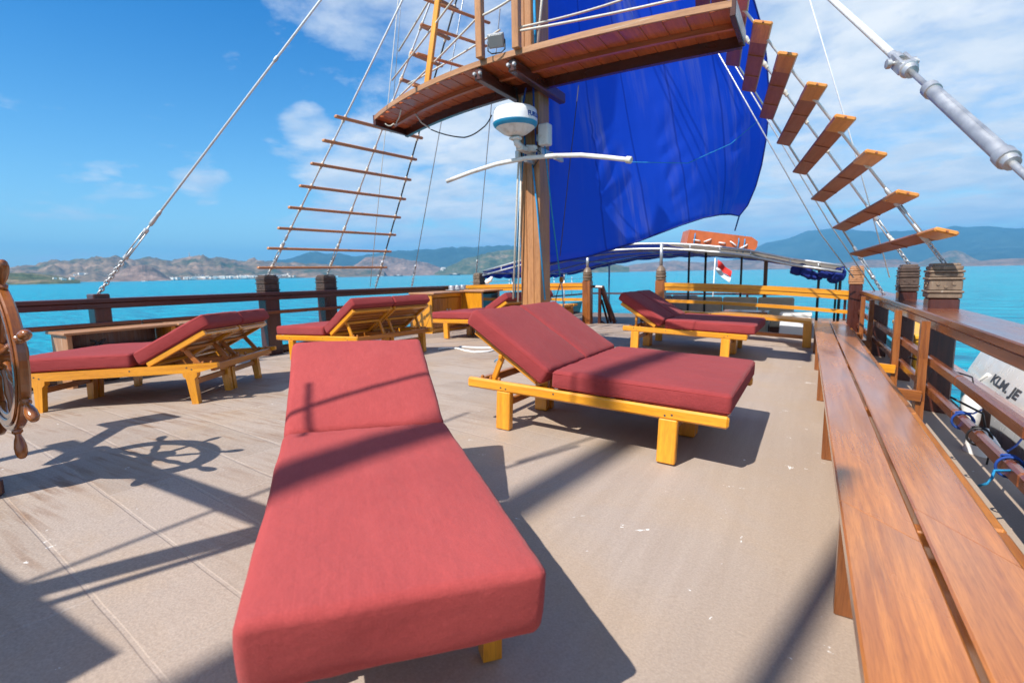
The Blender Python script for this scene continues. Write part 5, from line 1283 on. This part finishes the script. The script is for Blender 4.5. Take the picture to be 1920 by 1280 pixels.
# lower wash rail of the ship outside the posts
w = thing('wash_rail', 'lower wooden wash rail running outside the right railing, partly pinkish grey', 'railing', (4.92, 4, -.7)); O = tuple(w.location)
MB().bar((5.02, -4, -.33), (4.98, 10.2, -.33), .22, .07, c=.012).build('cap_rail', M['capgrey'], w, O)
for a in (-2, -.2, 1.6, 3.4, 5.2, 7, 8.8): MB().bar((4.98, a, -.75), (4.98, a, -.366), .09, .09, up=(1, 0, 0)).build('rail_post', M['dark_mahogany'], w, O)
n = thing('mesh_net', 'black mesh net stretched outside the right railing below the bars', 'net', (4.62, 2.4, -.5)); O = tuple(n.location)
G = [[V((4.60+.03*math.sin(a*3+z*4), a, z)) for a in np.linspace(-1.5, 3.62, 30)] for z in np.linspace(-.62, .17, 8)]
MB().grid(G).build('mesh', M['net'], n, O)
MB().tube([V((4.60, a, .175)) for a in np.linspace(-1.5, 3.62, 12)], .012, 6).build('edge_rope', M['rope_navy'], n, O)
f0 = on_t(1836, 872, 4.42)
def fender(label, p, L, r, d):
    t = thing('fender', label, 'fender', p); O = tuple(p); d = V(d).normalized()
    MB().lathe(V(p)-d*L/2, d, [(.02, -.05), (.03, -.02), (r*.55, .0), (r*.9, .05), (r, .11), (r, L-.11), (r*.9, L-.05), (r*.55, L), (.03, L+.02), (.02, L+.05)], 20).build('fender_body', M['white_old'], t, O)
    e = V(p)+d*(L/2+.05); MB().tube([e, e+V((-.02, 0, .1)), V((4.24, p.y+.05, .12))], .008, 6).build('lanyard', M['black'], t, O)
fender('grey-white fender hanging inside the right railing below the lower bar', f0, .42, .10, (.1, .25, 1))
fender('white fender hanging between the two bars of the right railing', on_t(1820, 770, 4.75), .36, .08, (.05, .1, 1))
fender('white ball fender beside the far corner of the right railing', on_t(1598, 571, 4.4), .10, .13, (0, 0, 1))
y0 = on_t(1655, 655, 4.75)
t = thing('yellow_crate', 'yellow case standing outside the right railing between two posts', 'case', (4.75, y0.y, -.75)); O = tuple(t.location)
MB().rbox((4.72, 9.3, -.18), (1, 0, 0), (0, 1, 0), (0, 0, 1), .2, 1.1, .30, .03).build('case_body', M['yellow'], t, O)
MB().rbox((4.72, 9.3, .14), (1, 0, 0), (0, 1, 0), (0, 0, 1), .21, 1.12, .03, .015).build('lid', M['yellow'], t, O)
s = thing('jerrycan', 'grey can with hoses lying on the side deck behind the bench', 'can', (4.62, 4.4, -.75)); O = tuple(s.location)
MB().rbox((4.66, 4.3, -.52), (1, 0, 0), (0, 1, 0), (0, 0, 1), .14, .22, .22, .05).build('can_body', M['white_old'], s, O); MB().lathe((4.66, 4.15, -.31), (0, 0, 1), [(.03, 0), (.03, .03), (.035, .03), (.035, .06)], 10).build('cap', M['black'], s, O)
# ropes tied round the lower bar
def bar_wrap(a, r=.052):
    c = V((rail_at(a, .02), a, .082+.004*(4-a)*.2)); return [c+V((math.cos(k)*r, .006*k-.02, math.sin(k)*r)) for k in np.linspace(0, 8.4, 26)]
def tie(label, u, v, mat, rr, tails, out=None):
    a = on_t(u, v, rt_(3.2)).y
    P = bar_wrap(a)
    tt_ = thing('tie_rope', label, 'rope', P[0], 'ropes tied to the lower bar of the right railing'); O = tuple(P[0])
    MB().tube(P, rr, 6).build('knot', M[mat], tt_, O)
    for tl, tm_ in tails: MB().tube([P[0 if tm_ else -1]]+tl, rr*.95, 6).build('tail', M[tm_ or mat], tt_, O)
ca = on_t(1880, 865, rt_(3.0))
tie('bright blue rope knotted round the lower bar with a loose turquoise end', 1884, 866, 'rope_navy', .0065, [([on_t(1864, 882, 4.12), on_t(1860, 896, 4.10), on_t(1850, 906, 4.08), on_t(1836, 910, 4.07)], 'rope_blue'), ([on_t(1905, 835, 4.5), on_t(1935, 800, 4.8)], None)])
tie('dark blue rope looped round the lower bar nearest the post', 1802, 783, 'rope_navy', .007, [([on_t(1825, 775, 4.4), on_t(1840, 768, 4.5)], None), ([on_t(1795, 800, 4.3)], None)])
tie('thin black cord looped round the middle of the lower bar', 1830, 812, 'black', .006, [([on_t(1850, 830, 4.35), on_t(1855, 850, 4.4), on_t(1850, 870, 4.4)], None), ([on_t(1820, 830, 4.3)], None)])
rope('blue and white twine tied behind the far end of the bench', [on_t(1576, 604, 4.05), on_t(1586, 607, 4.03), on_t(1592, 604, 4.06), on_t(1600, 612, 4.08)], .018, 'rope_blue', 'twine', name='twine')
# ---------------------------------------------------------------- ship wheel and helm
WC = V((-.105, .906, .677)); WN = V((.0841, .996, -.004)).normalized(); WR = .3895
WX = V((0, 0, 1)).cross(WN).normalized(); WU = WN.cross(WX).normalized()
wb = V((-.26, .52, deck_z(-.26, .52)))
t = thing('helm', 'varnished wooden ship wheel with turned handles on a dark pedestal at the left edge', 'ship wheel', wb); O = tuple(wb)
def wp(r, th, n): return WC+WX*(r*math.cos(th))+WU*(r*math.sin(th))+WN*n
def ring(mb, r0, r1, n0, n1, seg=64):
    pr = [(r0+.006, n0), (r1-.006, n0), (r1, n0+.006), (r1, n1-.006), (r1-.006, n1), (r0+.006, n1), (r0, n1-.006), (r0, n0+.006)]
    vs = []; fs = []; uvs = []; m = len(pr)
    for i in range(seg):
        th = 2*math.pi*i/seg; vs += [wp(r, th, n) for r, n in pr]
    for i in range(seg):
        j = (i+1) % seg
        for k in range(m):
            l = (k+1) % m; fs.append([i*m+k, i*m+l, j*m+l, j*m+k]); u0, u1 = i*.04, i*.04+.04; uvs.append([(u0, k*.02), (u0, k*.02+.02), (u1, k*.02+.02), (u1, k*.02)])
    mb.add(vs, fs, uvs)
mb = MB(); ring(mb, WR-.097, WR-.004, -.021, .021); rim = mb.build('wheel_rim', M['wheel'], t, O)
mb = MB(); ring(mb, WR-.068, WR-.030, .0195, .029); ring(mb, WR-.068, WR-.030, -.029, -.0195); mb.build('felloe_band', M['wheel'], rim, O)
mb = MB(); mb.lathe(WC-WN*.07, WN, [(.03, 0), (.075, .005), (.08, .02), (.08, .12), (.075, .135), (.045, .14), (.04, .165), (.01, .17)], 24); mb.build('hub', M['wheel'], t, O)
for k in range(8):
    th = .5336+2*math.pi*k/8; d = (WX*math.cos(th)+WU*math.sin(th))
    sp_ = MB().lathe(WC+d*.07, d, [(.016, 0), (.02, .02), (.014, .05), (.019, .10), (.021, .13), (.015, .17), (.018, .20), (.016, WR-.155)], 12).build('spoke', M['wheel'], t, O)
    MB().lathe(WC+d*(WR-.004), d, [(.022, 0), (.022, .012), (.013, .02), (.013, .03), (.020, .05), (.0255, .085), (.0245, .115), (.018, .135), (.010, .143), (.002, .145)], 16).build('handle', M['wheel'], t, O)
    MB().lathe(WC+d*(WR-.049)+WN*.0285, WN, [(.006, 0), (.006, .003), (.002, .004)], 10).build('screw', M['galv'], t, O)
h = t
MB().bar(wb, wb+V((.03, .02, .74)), .34, .36, up=(1, 0, 0), c=.015, w1=.28, h1=.32).build('column', M['dark_mahogany'], h, O)
MB().bar(wb, wb+V((0, 0, .09)), .60, .52, up=(1, 0, 0), c=.012).build('plinth', M['dark_mahogany'], h, O)
MB().bar(WC-WN*.06, WC-WN*.30, .08, .08).build('shaft', M['galv'], h, O)
MB().bar(wb+V((-.22, .04, .80)), wb+V((.24, .04, .80)), .34, .12, c=.02).build('head_box', M['dark_mahogany'], h, O)
mb = MB(); mb.tube([wb+V((.12, .05, .85)), wb+V((.14, .08, .97))], .01, 8); mb.lathe(wb+V((.14, .08, .97)), (0, 0, 1), [(.012, 0), (.02, .012), (.02, .03), (.008, .042)], 10); mb.build('throttle_lever', M['galv'], h, O)
mb = MB(); mb.bar(wb+V((-.25, .02, .74)), wb+V((-1.0, .19, 1.30)), .08, .07); mb.build('panel_arm', M['dark_mahogany'], h, O)
MB().bar(wb+V((-1.16, .20, 1.40)), wb+V((-.86, .20, 1.40)), .05, .50, c=.02).build('instrument_panel', M['dark_mahogany'], h, O)
# ---------------------------------------------------------------- forward of the camera: shade roof, its frame and the fore mast (all behind the viewer)
r = thing('shade_roof', 'flat wooden shade roof on posts over the helm behind the viewer', 'shade roof', (-.1, -2.4, -.1)); O = tuple(r.location)
MB().bar((-.35, -4.4, 2.24), (-.35, -1.22, 2.24), 3.15, .06).build('roof_panel', M['platform'], r, O)
MB().bar((-1.3, -.44, 2.2), (.98, -.44, 2.2), .085, .10).build('front_beam', M['stanchion'], r, O)
for (p, q, w_) in (((.98, -.44, 2.2), (.62, -1.25, 2.2), .11), ((1.05, -.42, 2.2), (.76, -1.25, 2.2), .035), ((-1.2, -.44, 2.2), (-1.2, -1.25, 2.2), .08)): MB().bar(p, q, w_, .08).build('side_beam', M['stanchion'], r, O)
for (x, y) in ((-1.8, -1.4), (-1.8, -4.2), (1.1, -4.2)): MB().bar((x, y, deck_z(x, y)), (x, y, 2.21), .1, .1, up=(1, 0, 0)).build('post', M['stanchion'], r, O)
f = thing('fore_mast', 'second brown mast standing behind the viewer', 'mast', (1.08, -6.9, 0)); O = tuple(f.location)
MB().bar((1.08, -6.9, 0), (-.48, -6.6, 15.0), .25, .25, up=(1, 0, 0), w1=.17, h1=.17).build('mast_timber', M['mast'], f, O)
def shadow_rope(label, g, s0, s1, mat='wire', r=.014):
    # a stay lying in the plane of sunlight through the deck line g
    (a, b) = g; k = V((LD.x/-LD.z, LD.y/-LD.z, -1)); rope(label, [V((a[0], a[1], deck_z(*a)))-k*s0, V((b[0], b[1], deck_z(*b)))-k*s1], r, mat, 'stay')
shadow_rope('steel stay of the second mast behind the viewer, running fore and aft', ((1.02, .2), (1.10, 3.2)), 3.2, 5.0)
shadow_rope('steel stay of the second mast behind the viewer, low over the narrow lounger', ((1.93, 2.5), (2.2, 3.36)), 3.8, 5.2, r=.012)
shadow_rope('thin steel stay crossing behind the viewer', ((1.50, 1.21), (2.12, 2.96)), 3.0, 3.6, r=.013)
shadow_rope('short cross wire hung from a thin stay behind the viewer', ((1.60, 1.95), (1.838, 1.60)), 3.2, 3.2, r=.012)
shadow_rope('heavy stay high behind the viewer to the right', ((3.15, .8), (3.60, 2.7)), 7.6, 8.8, r=.05)
